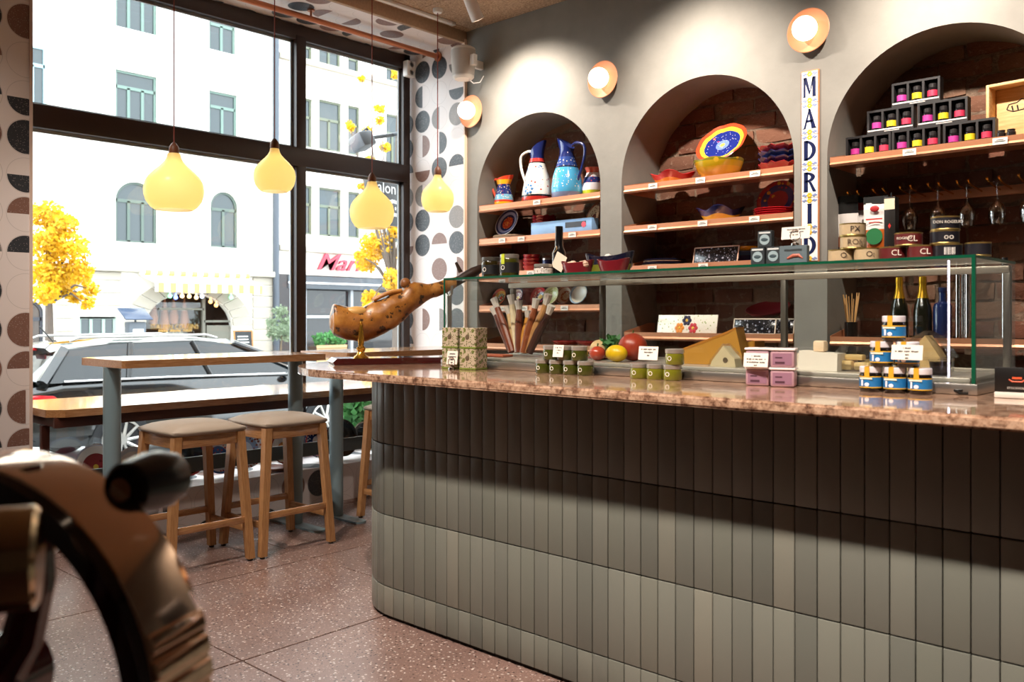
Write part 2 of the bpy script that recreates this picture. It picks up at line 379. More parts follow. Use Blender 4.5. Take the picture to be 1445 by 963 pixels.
for (xc, r) in ARC:
    wb = S('wall_niche', MB().box(xc-r-.02, xc+r+.02, YB+ND, YB+ND+.05, .6, ZS+r+.05), MORTAR)
    for j in range(21):
        z = .82+j*.1035
        for i in range(-4, 5):
            x = xc+(i+(.5 if j % 2 else 0))*.293+random.uniform(-.008, .008)
            if abs(x-xc) > r+.10: continue
            if z > ZS and math.hypot(max(0, abs(x-xc)-.13), z-ZS-.03) > r: continue
            if abs(x-xc) > r-.13:                       # cut brick at the reveal
                s_ = 1 if x > xc else -1; e = xc+s_*(r+.012); x2 = x-s_*.136; wd = abs(e-x2)
                if wd < .04: continue
                o = link('brick', random.choice(bv), wb, ((e+x2)/2, YB+ND-.004, z)); o.scale = (wd/.272, 1, 1)
            else: o = link('brick', random.choice(bv), wb, (x, YB+ND-.004+random.uniform(-.008, .006), z), (0, random.uniform(-.02, .02), random.uniform(-.03, .03)))
            o.scale = (o.scale[0], 1, random.uniform(.96, 1.04))
# window: brown frame, transom, mullion, four panes
WY0, WY1, WM = 1.72, 4.80, 3.75
win = S('window_1', MB().rbox(XW-.05, XW+.03, WY0, WY0+.05, .25, 3.5, .004).rbox(XW-.05, XW+.03, WY1-.05, WY1+.02, .25, 3.5, .004).rbox(XW-.05, XW+.03, WY0, WY1, 3.37, 3.48, .004), FRAME_BROWN)
P('mullion', MB().rbox(XW-.05, XW+.035, WM-.04, WM+.045, .25, 3.4, .004), FRAME_BROWN, win)
P('transom', MB().rbox(XW-.05, XW+.04, WY0, WY1, 2.425, 2.565, .004), FRAME_BROWN, win)
P('bottom_rail', MB().rbox(XW-.05, XW+.03, WY0, WY1, .255, .355, .004), M('3f4a48', .4), win)
for (a, b) in ((WY0+.05, WM-.04), (WM+.045, WY1-.05)):
    for (c, d) in ((.355, 2.425), (2.565, 3.37)):
        P('pane', MB().box(XW-.014, XW-.008, a, b, c, d), G_WIN, win)
        P('glazing_bead', MB().box(XW-.03, XW-.016, a, a+.018, c, d).box(XW-.03, XW-.016, b-.018, b, c, d).box(XW-.03, XW-.016, a, b, c, c+.018).box(XW-.03, XW-.016, a, b, d-.018, d), M('9a9c9c', .4), win)

# ================================================================ COUNTER
YF, RC, XA, XE = 2.415, .38, -2.92, .55       # tile face, corner radius, where the bend starts, right end
def counter_path(off=0.0):
    """centre points and headings of the tile columns along the front, round the end and back"""
    out = []; w = .0665; s = XE-w/2
    while s > XA: out.append((s, YF, 0.0)); s -= w
    k = 0
    arc = RC*PI/2; t = XA-s
    while t < arc:
        a = t/RC; out.append((XA-RC*math.sin(a), YF+RC*(1-math.cos(a)), -a)); t += w
    y = YF+RC+(t-arc)
    while y < 3.38: out.append((XA-RC, y, -PI/2)); y += w
    return out
core = [(XE, 3.42), (XE, YF+.012)]+[(XA-(RC-.012)*math.sin(a*PI/24), YF+RC-(RC-.012)*math.cos(a*PI/24)) for a in range(13)]+[(XA-RC+.012, 3.42)]
ct = T('bar_counter', 'long curved bar counter clad in upright sage green tiles under the granite top', 'counter', (XA, 2.9, 0))
def PW(name, mb, mats, parent, **k):       # part given in world coordinates under a root without rotation
    return P(name, mb, mats, parent, loc=-Vector(parent.location), **k)
PW('core', MB().prism(core, .0, 1.04), M('2c2620', .9), ct)
rows = [(.016, .137), (.141, .444), (.448, .750), (.754, 1.040)]
for (z0, z1) in rows:
    me = MB().rbox(-.0317, .0317, -.002, .016, 0, z1-z0, .0022, 2).mesh('tile', TILE)
    for (x, y, a) in counter_path():
        o = link('tile', me, ct, Vector((x, y+random.uniform(-.0008, .0008), z0))-Vector(ct.location), (0, 0, a))
RT, XT, YT = .70, -3.09, 2.20
top = [(XE+.1, YT)]+[(XT-RT*math.sin(a*PI/32), YT+RT-RT*math.cos(a*PI/32)) for a in range(33)]+[(XE+.1, YT+2*RT)]
bm = bmesh.new(); t_ = MB().prism(top, 0, .032); vs = [bm.verts.new(v) for v in t_.v]
n_ = len(top); bm.faces.new([vs[i] for i in range(n_)]); bm.faces.new([vs[n_+i] for i in range(n_)])
for i in range(n_): bm.faces.new([vs[i], vs[(i+1) % n_], vs[n_+(i+1) % n_], vs[n_+i]])
ed = [e for e in bm.edges if abs(e.verts[0].co.z-e.verts[1].co.z) < 1e-5]
bmesh.ops.bevel(bm, geom=ed, offset=.007, segments=3, affect='EDGES'); bm.verts.index_update()
t_ = MB().add([v.co for v in bm.verts], [[v.index for v in f.verts] for f in bm.faces]); bm.free()
O('worktop', t_, GRANITE, 'polished pink brown granite worktop with rounded end on the tiled counter', 'worktop', (0, 0, 1.04))
ZT = 1.0725
# ================================================================ GLASS DISPLAY CASE
GX0, GX1, GY0, GY1, GZ = -2.97, -.73, 2.765, 3.22, 1.478
gc = T('display_case', 'long glass refrigerated display case with green edges standing on the granite worktop', 'display case', ((GX0+GX1)/2, (GY0+GY1)/2, ZT))
PW('base', MB().rbox(GX0-.01, GX1+.01, GY0-.012, GY1+.02, ZT, ZT+.032, .004), STEEL, gc)
PW('front_pane', MB().box(GX0, GX1, GY0, GY0+.008, ZT+.032, GZ-.009), G_CASE, gc)
PW('side_pane', MB().box(GX0, GX0+.008, GY0+.009, GY1, ZT+.032, GZ-.009), G_CASE, gc)
PW('side_pane', MB().box(GX1-.008, GX1, GY0+.009, GY1, ZT+.032, GZ-.009), G_CASE, gc)
tp = PW('top_pane', MB().box(GX0, GX1, GY0, GY1, GZ-.008, GZ), G_CASE, gc)
e_ = .0045
PW('glass_edge', MB().box(GX0-.001, GX1+.001, GY0-.001, GY0+.001, GZ-.0085, GZ+.0005).box(GX0-.001, GX0+.001, GY0, GY1, GZ-.0085, GZ+.0005).box(GX1-.001, GX1+.001, GY0, GY1, GZ-.0085, GZ+.0005)
   .box(GX0-.0012, GX0+.009, GY0-.0012, GY0, ZT+.032, GZ).box(GX1-.009, GX1+.0012, GY0-.0012, GY0, ZT+.032, GZ).box(GX0-.0012, GX0, GY0, GY0+.009, ZT+.032, GZ).box(GX1, GX1+.0012, GY0, GY0+.009, ZT+.032, GZ), G_EDGE, gc)
PW('back_rail', MB().rbox(GX0+.01, GX1-.01, GY1-.03, GY1, GZ-.036, GZ-.012, .003), M('a39a8c', .35, .5), gc)
PW('back_rail', MB().rbox(GX0+.01, GX1-.01, GY1-.03, GY1, ZT+.03, ZT+.055, .003), M('a39a8c', .35, .5), gc)
for x in (GX0+.02, -2.40, -1.53, GX1-.03): PW('back_post', MB().rbox(x, x+.022, GY1-.028, GY1-.004, ZT+.05, GZ-.03, .003), M('6f6a62', .35, .6), gc)
for (a, b) in ((GX0+.04, -2.40), (-2.378, -1.53), (-1.508, GX1-.03)): PW('sliding_door', MB().box(a, b, GY1-.016, GY1-.012, ZT+.055, GZ-.036), G_CASE, gc)
PW('tray', MB().rbox(GX0+.02, GX1-.02, GY0+.03, GY1-.04, ZT+.032, ZT+.046, .004), M('cfc8bd', .3, .6), gc)
PW('led_strip', MB().rbox(GX1-.083, GX1-.079, GY0+.034, GY0+.038, ZT+.047, GZ-.012, .001), M('ffffff', .5, emit=9, ecol='e9dcff'), gc)
PW('power_cable', MB().tube([(GX1-.03, GY0-.014, ZT+.012), (GX1-.045, GY0-.03, ZT+.012), (GX1-.03, GY0-.04, ZT+.006), (GX1-.01, GY0-.03, ZT+.006)], .004, 8), BLACK, gc)
ZC = ZT+.0465                                  # tray level
ZG = GZ+.001                                   # on top of the glass

# ================================================================ WALL LAMPS, CEILING FITTINGS
def sconce(px, py, lab):
    p = atY(px, py, YB); t = T('wall_lamp', lab, 'lamp', p, 0, 'globe wall lamps')
    P('wall_rose', MB().lathe([(.05, 0), (.05, .03), (.02, .045)], 24), M('3a322c', .5), t, rot=(PI/2, 0, 0))
    P('dish', MB().lathe([(.02, .028), (.09, .034), (.122, .050), (.126, .056), (.122, .058), (.088, .044), (.02, .04)], 40), M('d08a60', .5, 0), t, rot=(PI/2, 0, 0))
    P('globe', MB().sphere((0, 0, .100), .070, 28, 16), M('fff4e6', .3, emit=3.2, ecol='ffe9d0'), t, rot=(PI/2, 0, 0))
sconce(671, 159, 'globe lamp on peach dish beside the patterned wallpaper edge')
sconce(857, 114, 'globe lamp on peach dish between the jug niche and the plate niche')
sconce(1146, 46, 'globe lamp on peach dish above the MADRID letter tiles')
GLOW = None
def mk_glow():
    """tinted opal glass: one colour, lit through by the bulb inside"""
    n = NT('opal_shade'); n.fin('e6d3a0', .3)
    tl = n.n('ShaderNodeBsdfTranslucent'); tl.inputs[0].default_value = L('ffeab4'); mx = n.n('ShaderNodeMixShader'); mx.inputs[0].default_value = .7
    n.put(mx.inputs[1], n.b.outputs[0]); n.put(mx.inputs[2], tl.outputs[0]); n.put(n.out.inputs[0], mx.outputs[0]); return n.m
GLOW = mk_glow()
XP = -4.75
def pendant(px, py_top, py_bot, wpx, lab):
    """teardrop glass shade hung over the tall tables; py_top/bot bound the glass"""
    r_ = (px-CX)/F; zc = XP/(r_*CS-SN); p = Vector((XP, zc*(r_*SN+CS), 0)); s = zc/F
    z1, z0 = H-(py_top-YH)*s, H-(py_bot-YH)*s; hh = z1-z0; R = wpx*s/2
    t = T('pendant_lamp', lab, 'lamp', (p.x, p.y, z0), 0, 'teardrop pendant lamps')
    prof = [(.50, -.5), (.60, -.495), (.80, -.42), (.93, -.32), (1.0, -.18), (.99, -.06), (.90, .08), (.72, .2), (.50, .30), (.33, .38), (.23, .44), (.20, .5)]
    me = MB().lathe([(.62, -.495), (.78, -.44), (.92, -.34), (.99, -.22), (1.0, -.13), (.96, -.01), (.86, .08), (.68, .18), (.48, .27), (.33, .35), (.25, .42), (.21, .5)], 40, cap=False)
    o = P('shade', me, GLOW, t, (0, 0, hh/2)); o.scale = (R, R, hh)
    P('bulb', MB().sphere((0, 0, hh*.40), R*.32, 20, 12), M('fff8e0', .4, emit=8, ecol='ffe3a6'), t)
    P('socket', MB().lathe([(.014, 0), (.027, .004), (.029, .02), (.026, .042), (.014, .06), (.005, .068)], 20), M('6a3c22', .5), t, (0, 0, hh-.004))
    P('cord', MB().cyl((0, 0, hh+.06), (0, 0, CEIL-z0), .0035, n=8), M('8a3a2c', .6), t)
    P('ceiling_cup', MB().lathe([(.03, -.03), (.035, -.02), (.035, 0)], 16), WHITE_PL, t, (0, 0, CEIL-z0))
pendant(245.5, 217, 297, 81, 'yellow glass teardrop pendant over the end of the two stool table away from the wallpaper')
pendant(387.5, 210, 271, 58, 'small yellow glass pendant over the end of the two stool table near the mullion')
pendant(525, 257, 323, 62, 'pale yellow glass pendant in front of the black hanging street sign')
pendant(617.5, 247, 299, 46, 'smallest yellow glass pendant hanging before the patterned wallpaper')
# copper pipe along the window with its brackets
cp = T('copper_pipe', 'round copper painted pipe running under the papered soffit above the window', 'pipe', (-5.27, YB-.03, 3.42))
PW('pipe', MB().cyl((-5.27, Y0, 3.42), (-5.27, YB-.024, 3.42), .021, n=14), COPPER_PIPE, cp)
PW('end_flange', MB().cyl((-5.27, YB-.034, 3.42), (-5.27, YB-.023, 3.42), .04, n=18), COPPER_PIPE, cp)
for y in (.6, 2.1, 3.62):
    PW('bracket', MB().cyl((-5.27, y, 3.43), (-5.27, y, 3.475), .008, n=8).cyl((-5.27, y, 3.475), (-5.27, y, 3.485), .026, n=14), COPPER_PIPE, cp)
sp = T('loudspeaker', 'white rounded loudspeaker bracketed high in the corner by the plaster wall', 'speaker', (-4.83, 4.70, 3.245))
P('cabinet', MB().lathe([(.066, -.12), (.082, -.105), (.094, .06), (.092, .115), (.075, .125)], 24), M('d6d0c8', .5), sp)
P('grille', MB().lathe([(.0835, -.095), (.0958, .055), (.0938, .1)], 24, cap=False), M('b9b2aa', .7, 0, .2, 250), sp)
P('bracket', MB().box(.05, .13, -.02, .02, -.03, .05).box(.02, .05, .05, .168, -.02, .04), WHITE_PL, sp)
P('cable', MB().tube([(.03, .03, -.118), (.06, .05, -.15), (.09, .09, -.14), (.08, .14, -.08)], .004, 8), WHITE_PL, sp)
sk = T('wall_socket', 'white double socket box fixed at the top corner of the window frame', 'socket', (-5.555, 4.78, 3.36))
P('box', MB().rbox(-.03, .03, -.045, .045, -.065, .065, .008), WHITE_PL, sk)
for z in (-.032, .032): P('outlet', MB().lathe([(.022, 0), (.022, .004), (.017, .004), (.016, -.006)], 20), M('b9b4ae', .5), sk, (.03, 0, z), (0, PI/2, 0))
tr_ = T('light_track', 'white ceiling light track running towards the plaster wall', 'light track', (-4.88, 3.2, CEIL-.02))
PW('rail', MB().rbox(-4.90, -4.865, 0.2, 4.62, CEIL-.022, CEIL-.001, .002), WHITE_PL, tr_)
PW('end_cap', MB().rbox(-4.905, -4.86, 4.62, 4.65, CEIL-.024, CEIL-.001, .002), M('cfcac4', .5), tr_)
def ceiling_spot(x, y, tgt, lab, grp='white ceiling spotlights'):
    t = T('ceiling_spotlight', lab, 'spotlight', (x, y, CEIL), 0, grp); d = (Vector(tgt)-Vector((x, y, CEIL-.14))).normalized()
    P('base', MB().rbox(-.06, .06, -.018, .018, -.03, -.001, .003), WHITE_PL, t)
    P('stem', MB().cyl((0, 0, -.03), (0, 0, -.1), .008, n=8), WHITE_PL, t)
    c = Vector((0, 0, -.14)); P('can', MB().cyl(c-d*.09, c+d*.08, .042, .045, n=24), WHITE_PL, t)
    P('lens', MB().cyl(c+d*.078, c+d*.0815, .038, n=20), M('fff0dd', .4, emit=6, ecol='ffe2c0'), t)
WS = ['above the jug niche', 'above the plate niche', 'above the wine glass niche']
for (x, y), q in zip(WALL_SPOTS, WS): ceiling_spot(x, y, (x, 5.05, 2.2), 'white cylindrical ceiling spotlight aimed at the plaster wall '+q)
for (x, y), tg, pw, q in FILL_AND_WALL_SPOTS: ceiling_spot(x, y, tg, 'white cylindrical ceiling spotlight aimed at '+q)  # the can aimed at the stools belongs to the added fill spot
for (x, y), q in zip(COUNTER_SPOTS, ['rounded end', 'middle', 'till part', 'hidden end']): ceiling_spot(x, y, (x, 2.5, .75), 'white cylindrical ceiling spotlight aimed at the %s of the tiled counter' % q)
# MADRID letter tiles
ms = T('letter_tile_sign', 'upright row of white painted tiles spelling MADRID on the plaster pillar', 'sign', (-2.148, YB-.006, 1.62))
P('backing', MB().box(-.052, .052, -.004, .006, -.006, 1.096), M('c97f4e', .5), ms)
NAVY = M('1b2247', .25); ORN = ceramic('tile_ornament', 'z', -1, 1, [(0, 'efece6')], [(55, .33, '6d79a8'), (38, .22, 'd9b23c')]); YEL = M('e2b22c', .3); BLU = M('7f8bb5', .3)
def letter(ch, w=.036, h=.057, tk=.024, tn=.012):
    m = MB(); y0, y1 = -.0112, -.0101
    def pg(*p): m.prism(list(p), y0, y1, 'y')
    def arc(cx, cz, rx, rz, n=14): return [(cx+rx*math.sin(PI*i/n), cz+rz*math.cos(PI*i/n)) for i in range(n+1)]
    def bowl(x, zc_, rz, rx): pg(*(arc(x, zc_, rx, rz)+arc(x, zc_, rx-tk, rz-tn)[::-1]))
    def serif(x, z, l): pg((x-l, z-.002), (x+l, z-.002), (x+l, z+.002), (x-l, z+.002))
    if ch == 'M':
        pg((-w, -h), (-w+tn, -h), (-w+tn, h), (-w, h)); pg((w-tk*.8, -h), (w, -h), (w, h), (w-tk*.8, h))
        pg((-w, h), (-w+tk*.8, h), (.004, -h*.55), (-.002, -h*.8)); pg((w-tk*.8, h), (w-tk*.8+tn, h), (.003, -h*.62), (-.002, -h*.8)); serif(-w+.003, -h+.002, .008); serif(w-.006, -h+.002, .009)
    elif ch == 'A':
        pg((-w, -h), (-w+tn, -h), (.004, h), (-.004, h)); pg((w-tk, -h), (w+.002, -h), (.004, h), (-.008, h)); pg((-w*.62, -h*.35), (w*.5, -h*.35), (w*.5, -h*.35+tn), (-w*.58, -h*.35+tn)); serif(-w+.002, -h+.002, .009); serif(w-.006, -h+.002, .011)
    elif ch == 'D':
        pg((-w+.002, -h), (-w+.002+tk, -h), (-w+.002+tk, h), (-w+.002, h)); bowl(-w+.012, 0, h, 2*w-.010)
    elif ch == 'R':
        pg((-w+.002, -h), (-w+.002+tk, -h), (-w+.002+tk, h), (-w+.002, h)); bowl(-w+.012, h*.48, h*.52, 2*w-.016); pg((-.006, h*.02), (.010, h*.0), (w+.004, -h), (w-.016, -h)); serif(-w+.010, -h+.002, .012)
    else:
        pg((-tk/2, -h), (tk/2, -h), (tk/2, h), (-tk/2, h)); serif(0, h-.002, .014); serif(0, -h+.002, .014)
    return m
for k, ch in enumerate('MADRID'):
    z = 1.09-.1815*(k+.5)
    q = P('tile', MB().rbox(-.047, .047, -.010, -.004, -.0895, .0895, .0015, 1), M('f1efea', .15), ms, (0, 0, z))
    P('letter', letter(ch), NAVY, q)
    for s in (-1, 1):
        mbf = MB()
        for a in range(6): mbf.sphere((.010*math.cos(a*PI/3), -.0112, s*.075+.009*math.sin(a*PI/3)), .0068, 8, 4, (1, .15, 1))
        P('yellow_flower', mbf, YEL, q)
        mbf = MB()
        for e in (-1, 1):
            for a in range(4): mbf.sphere((e*(.020+.006*a), -.0112, s*(.076+.005*math.sin(a*2.1))), .0058, 8, 4, (1.2, .15, .9))
        P('blue_scroll', mbf, BLU, q)
# ================================================================ FURNITURE
SEAT = M('a59686', .55, 0, .08, 12)
def stool(cx, cy, lab):
    t = T('bar_stool', lab, 'stool', (cx, cy, 0), 0, 'oak bar stools')
    b, a, zt = (.205, .222), (.175, .175), .695
    def leg(sx, sy):
        vs = []
        for (z, hx, hy, w) in ((.012, b[0], b[1], .019), (zt, a[0], a[1], .021)):
            for (i, j) in ((-1, -1), (1, -1), (1, 1), (-1, 1)): vs.append((sx*hx+i*w, sy*hy+j*w, z))
        return MB().add(vs, [(0, 3, 2, 1), (4, 5, 6, 7), (0, 1, 5, 4), (1, 2, 6, 5), (2, 3, 7, 6), (3, 0, 4, 7)])
    for sx in (-1, 1):
        for sy in (-1, 1):
            l = P('leg', leg(sx, sy), WOOD_Z, t)
            P('foot_pad', MB().cyl((sx*b[0], sy*b[1], 0), (sx*b[0], sy*b[1], .0118), .014, n=12), BLACK, l)
    for s in (-1, 1):
        P('apron', MB().rbox(s*a[0]-.011, s*a[0]+.011, -a[1]+.02, a[1]-.02, zt-.062, zt, .002), WOOD_Y, t)
        P('apron', MB().rbox(-a[0]+.02, a[0]-.02, s*a[1]-.011, s*a[1]+.011, zt-.062, zt, .002), WOOD_X, t)
        P('stretcher', MB().rbox(s*.196-.01, s*.196+.01, -.19, .19, .205, .24, .002), WOOD_Y, t)
        P('stretcher', MB().rbox(-.178, .178, s*.209-.01, s*.209+.01, .155, .19, .002), WOOD_X, t)
    vs = []; fs = []; n = 9
    for j in range(n):
        for i in range(n):
            u, v = i/(n-1)*2-1, j/(n-1)*2-1; e = max(abs(u), abs(v)); r = .205*(1-.03*abs(u*v))
            vs.append((u*r, v*r, zt+.032+.03*(1-u*u)**.5*(1-v*v)**.5 if e < 1 else zt+.024))
    fs = [(j*n+i, j*n+i+1, (j+1)*n+i+1, (j+1)*n+i) for j in range(n-1) for i in range(n-1)]
    rim = [i for i in range(n)]+[n*j+n-1 for j in range(1, n)]+[n*(n-1)+i for i in range(n-2, -1, -1)]+[n*j for j in range(n-2, 0, -1)]
    m = len(vs); k = len(rim)
    vs += [(vs[i][0]*1.015, vs[i][1]*1.015, zt+.012) for i in rim]+[(vs[i][0]*.96, vs[i][1]*.96, zt+.0005) for i in rim]
    fs += [(rim[i], rim[(i+1) % k], m+(i+1) % k, m+i) for i in range(k)]+[(m+i, m+(i+1) % k, m+k+(i+1) % k, m+k+i) for i in range(k)]+[tuple(m+k+i for i in range(k))]
    P('seat', MB().add(vs, fs), SEAT, t, smooth=60)
stool(-4.405, 2.28, 'oak bar stool with taupe seat farther from the tiled counter than its twin')
stool(-4.385, 2.785, 'oak bar stool with taupe seat between the other oak stool and the tiled counter')
stool(-4.37, 3.745, 'oak bar stool with taupe seat half hidden behind the tiled counter end')
def tall_table(y0, y1, posts, lab):
    t = T('bar_table', lab, 'table', (-4.77, (y0+y1)/2, 0), 0, 'tall oak bar tables')
    x0, x1, c = -5.06, -4.49, .05
    poly = [(x1, y0+.012), (x1, y1-.012), (x1-.012, y1), (x0+.012, y1), (x0, y1-.012), (x0, y0+.05), (x0+.05, y0), (x1-.012, y0)]
    PW('table_top', MB().prism(poly, 1.036, 1.076), WOOD_Y, t)
    for y in posts:
        PW('post', MB().cyl((-4.71, y, .0125), (-4.71, y, 1.036), .045, n=24), STEEL_SAGE, t)
        pl = [(-4.71+s*.24+.045*math.cos(a), y+.045*math.sin(a)) for s, r0 in ((1, -PI/2), (-1, PI/2)) for a in [r0+PI*k/8 for k in range(9)]]
        PW('foot_plate', MB().prism(pl, .0005, .0125), STEEL_SAGE, t)
tall_table(1.95, 3.20, (1.988, 3.12), 'tall oak bar table on grey green posts between the two full stools')
tall_table(3.36, 4.62, (3.43, 4.50), 'tall oak bar table near the wallpaper wall behind the ham stand')
wb = T('window_bench', 'low wide oak counter running along the shop window on a brown steel frame', 'window counter', (-5.2, 3.2, 0))
poly = [(-4.84, 1.80), (-4.84, 4.78), (-5.565, 4.78), (-5.565, 1.73), (-4.91, 1.73)]
PW('bench_top', MB().prism(poly, .772, .812), WOOD_Y, wb)
BRS = M('4a241a', .4)
PW('frame_rail', MB().rbox(-4.90, -4.87, 1.76, 4.77, .715, .771, .003), BRS, wb)
PW('frame_rail', MB().rbox(-5.54, -5.51, 1.76, 4.77, .715, .771, .003), BRS, wb)
for y in (1.76, 4.72): PW('frame_leg', MB().rbox(-5.09, -5.05, y, y+.04, .0, .715, .003), BRS, wb)
PW('foot_bar', MB().rbox(-5.049, -5.030, 1.78, 4.74, .36, .45, .003), M('515d60', .4), wb)
for y in (1.76, 3.2, 4.74): PW('cross_rail', MB().rbox(-5.51, -4.90, y, y+.03, .72, .768, .003), BRS, wb)

# ================================================================ PLATES ON THE WINDOW LEDGE
def dish_mesh(name, mat, R, hgt, flat=.55, rim=.0, n=32, wave=0, wn=8):
    """open plate or bowl, lathe with real thickness; wave scallops the rim"""
    pr = [(R*flat, 0), (R*.8, hgt*.35), (R, hgt), (R-.004, hgt+.002), (R*.78, hgt*.35+.006), (R*flat*.95, .006), (.0001, .005)]
    mb = MB().lathe([(.0001, 0)]+pr, n, cap=False)
    if wave: mb.v = [(x, y, z+(wave*math.cos(wn*math.atan2(y, x)) if math.hypot(x, y) > R*.7 else 0)) for x, y, z in mb.v]
    return mb.mesh(name, mat)
LEAN = math.radians(76)
def ring(name, stops, dots=None, R=.13): return ceramic(name, 'r', 0, R, stops, dots)
ledge = [
 (135, ring('glaze_red_flower', [(0, 'e9c64a'), (.12, '8e2a34'), (.62, 'e8e6e2'), (.95, 'b9c3d2')], [(22, .2, '6b1f2a', .1, .6)]), .135, 'white ledge plate with a big dark red flower'),
 (180, ring('glaze_white_rim', [(0, 'e8e4de'), (.7, 'c9d2d8'), (.9, 'f0eeea')]), .12, 'plain white ledge plate beside the red flower plate'),
 (262, ring('glaze_black_red', [(0, '15110f'), (.85, '8c1f22')]), .125, 'black ledge plate with a red rim seen behind the stool legs'),
 (300, ring('glaze_blue_red', [(0, '2b4a9a'), (.5, 'd8dde6'), (.8, '2f5fae'), (.95, 'b02a2a')], [(40, .25, 'c03a30', .2, .8)]), .12, 'blue and white ledge plate with red dots'),
 (345, ring('glaze_pale_blue', [(0, 'cfd9e4'), (.45, '8fa6c6'), (.75, 'e4e6ea')], [(35, .3, '8a4a3c', .5, 1)]), .125, 'pale blue ledge plate with brown speckled rim'),
 (392, ring('glaze_orange_fruit', [(0, 'e28a2a'), (.35, 'efe9e2'), (.8, '9c2b2e')], [(30, .22, 'd04a2a', .2, .8)]), .115, 'white ledge plate with orange centre and red rim'),
 (447, ring('glaze_navy', [(0, 'd7d9e2'), (.3, '1f2f6b'), (.7, 'a8343a'), (.85, '20306a')], [(45, .25, 'e6e2dc', .2, 1)]), .125, 'navy and red patterned ledge plate by the table post'),
 (472, ring('glaze_black', [(0, '0e0d0d'), (.9, '2a2624')]), .14, 'all black ledge plate between the two table posts'),
 (512, ring('glaze_black_white', [(0, '161413'), (.8, 'd9d4cc')]), .115, 'black ledge plate with a pale rim beside the third stool'),
]
for i, (x, m, R, lab) in enumerate(ledge):
    Y = atX(x, 600, -5.40).y; me = dish_mesh('ledge_plate', m, R, .03)
    tag(link('ledge_plate', me, None, (-5.40+(.07 if i % 2 else 0), Y, .2578+R*math.sin(LEAN)+.012), (0, LEAN, 0)), lab+', on the papered ledge', 'plate', 'plates on the window ledge')
tag(link('terracotta_dish', dish_mesh('terracotta_dish', M('8a5240', .5, 0, .1), .10, .025), None, (-5.22, atX(390, 655, -5.22).y, .2575)), 'brown terracotta dish lying flat on the papered ledge', 'dish')

# ================================================================ STREET
ZS_ = -.38
S('street_ground', MB().box(-60, XW-.26, -60, 80, ZS_-.2, ZS_), M('8f8f90', .85, 0, .15, 3))
S('trim_6', MB().box(XW-2.6, XW-.25, -40, 60, ZS_, ZS_+.12).box(-27.1, -23.5, -40, 60, ZS_, ZS_+.12), M('a8a6a2', .85, 0, .12, 4))
XF = -27.0
def fac_rect(x0, x1, y0, y1, X=XF):
    a, b = atX(x0, 0, X).y, atX(x1, 0, X).y; m = (x0+x1)/2; return a, b, atX(m, y1, X).z, atX(m, y0, X).z
def hole(r, arch):
    a, b, z0, z1 = r
    if not arch: return [(a, z0), (b, z0), (b, z1), (a, z1)]
    c, rad = (a+b)/2, (b-a)/2; rz = min(rad, (z1-z0)*.8)*arch
    return [(a, z0), (b, z0)]+[(c+rad*math.cos(PI*k/14), z1-rz+rz*math.sin(PI*k/14)) for k in range(15)]
def facade_wall(root, X, ya, yb, za, zb, holes, mat, depth=.22):
    outer = [(ya, za), (yb, za), (yb, zb), (ya, zb)]; polys = [outer]+holes; flat = [p for q in polys for p in q]
    tr = tessellate_polygon([[Vector((a, b, 0)) for a, b in q] for q in polys]); mb = MB().add([(X, a, b) for a, b in flat], tr)
    for q in holes:
        n = len(q); mb.add([(X, a, b) for a, b in q]+[(X-depth, a, b) for a, b in q], [(i, (i+1) % n, n+(i+1) % n, n+i) for i in range(n)])
    mb.box(X-3.3, X-3.1, ya, yb, za, zb).box(X-3.2, X, ya, yb, zb-.1, zb)
    PW('wall', mb, mat, root)
FGLASS = M('343d40', .06); FGLASS_W = M('4b3a30', .08)
def far_window(root, r, X, cols, arch, col, rowz=.68, sill=True, depth=.14, glass=None):
    a, b, z0, z1 = r; h = hole(r, arch); n = len(h); c = ((a+b)/2, (z0+z1)/2); k = 1-.16/(b-a); kz = 1-.14/(z1-z0)
    inn = [(c[0]+(p[0]-c[0])*k, c[1]+(p[1]-c[1])*kz) for p in h]; x0, x1 = X-depth, X-depth+.06
    mb = MB().add([(x1, *p) for p in h]+[(x1, *p) for p in inn]+[(x0, *p) for p in inn], [(i, (i+1) % n, n+(i+1) % n, n+i) for i in range(n)]+[(n+i, n+(i+1) % n, 2*n+(i+1) % n, 2*n+i) for i in range(n)])
    zt = z0+(z1-z0)*rowz
    for q in range(1, cols): y = a+(b-a)*q/cols; mb.box(x0, x1, y-.045, y+.045, z0, zt)
    mb.box(x0, x1, a+.04, b-.04, zt-.05, zt+.05)
    w_ = PW('window', mb, M(col, .5), root)
    for q in range(cols):
        y0_, y1_ = a+(b-a)*q/cols+.03, a+(b-a)*(q+1)/cols-.03
        P('pane', MB().box(x0+.01, x0+.02, y0_, y1_, z0+.03, zt), glass or FGLASS, w_)
    P('pane', MB().prism([p for p in inn if p[1] > zt]+[(inn[-1][0], zt), (inn[1][0], zt)] if arch else [(inn[0][0], zt), (inn[1][0], zt), (inn[1][0], inn[2][1]), (inn[0][0], inn[2][1])], x0+.01, x0+.02, 'x'), glass or FGLASS, w_)
    if sill: PW('sill', MB().rbox(X-.1, X+.14, a-.12, b+.12, z0-.12, z0, .02), M('c9c6c0', .7), root)
WALLA = M('e9e4da', .85, 0, .05, 1.5); STONE = M('a59d90', .85, 0, .12, 2)
YA1 = atX(388, 400, XF).y
A = T('corner_building', 'white apartment house with green windows and rusticated ground floor across the street', 'building', (XF, 12, ZS_))
wa = [((163, 222, -62, 45), 3, 0), ((295, 333, 18, 75), 2, 0), ((163, 222, 103, 174), 3, 0), ((295, 335, 131, 197), 2, 0), ((163, 222, 257, 343), 3, .9), ((297, 336, 271, 350), 2, 1.0)]
ra = [(fac_rect(*p), c, ar) for p, c, ar in wa]
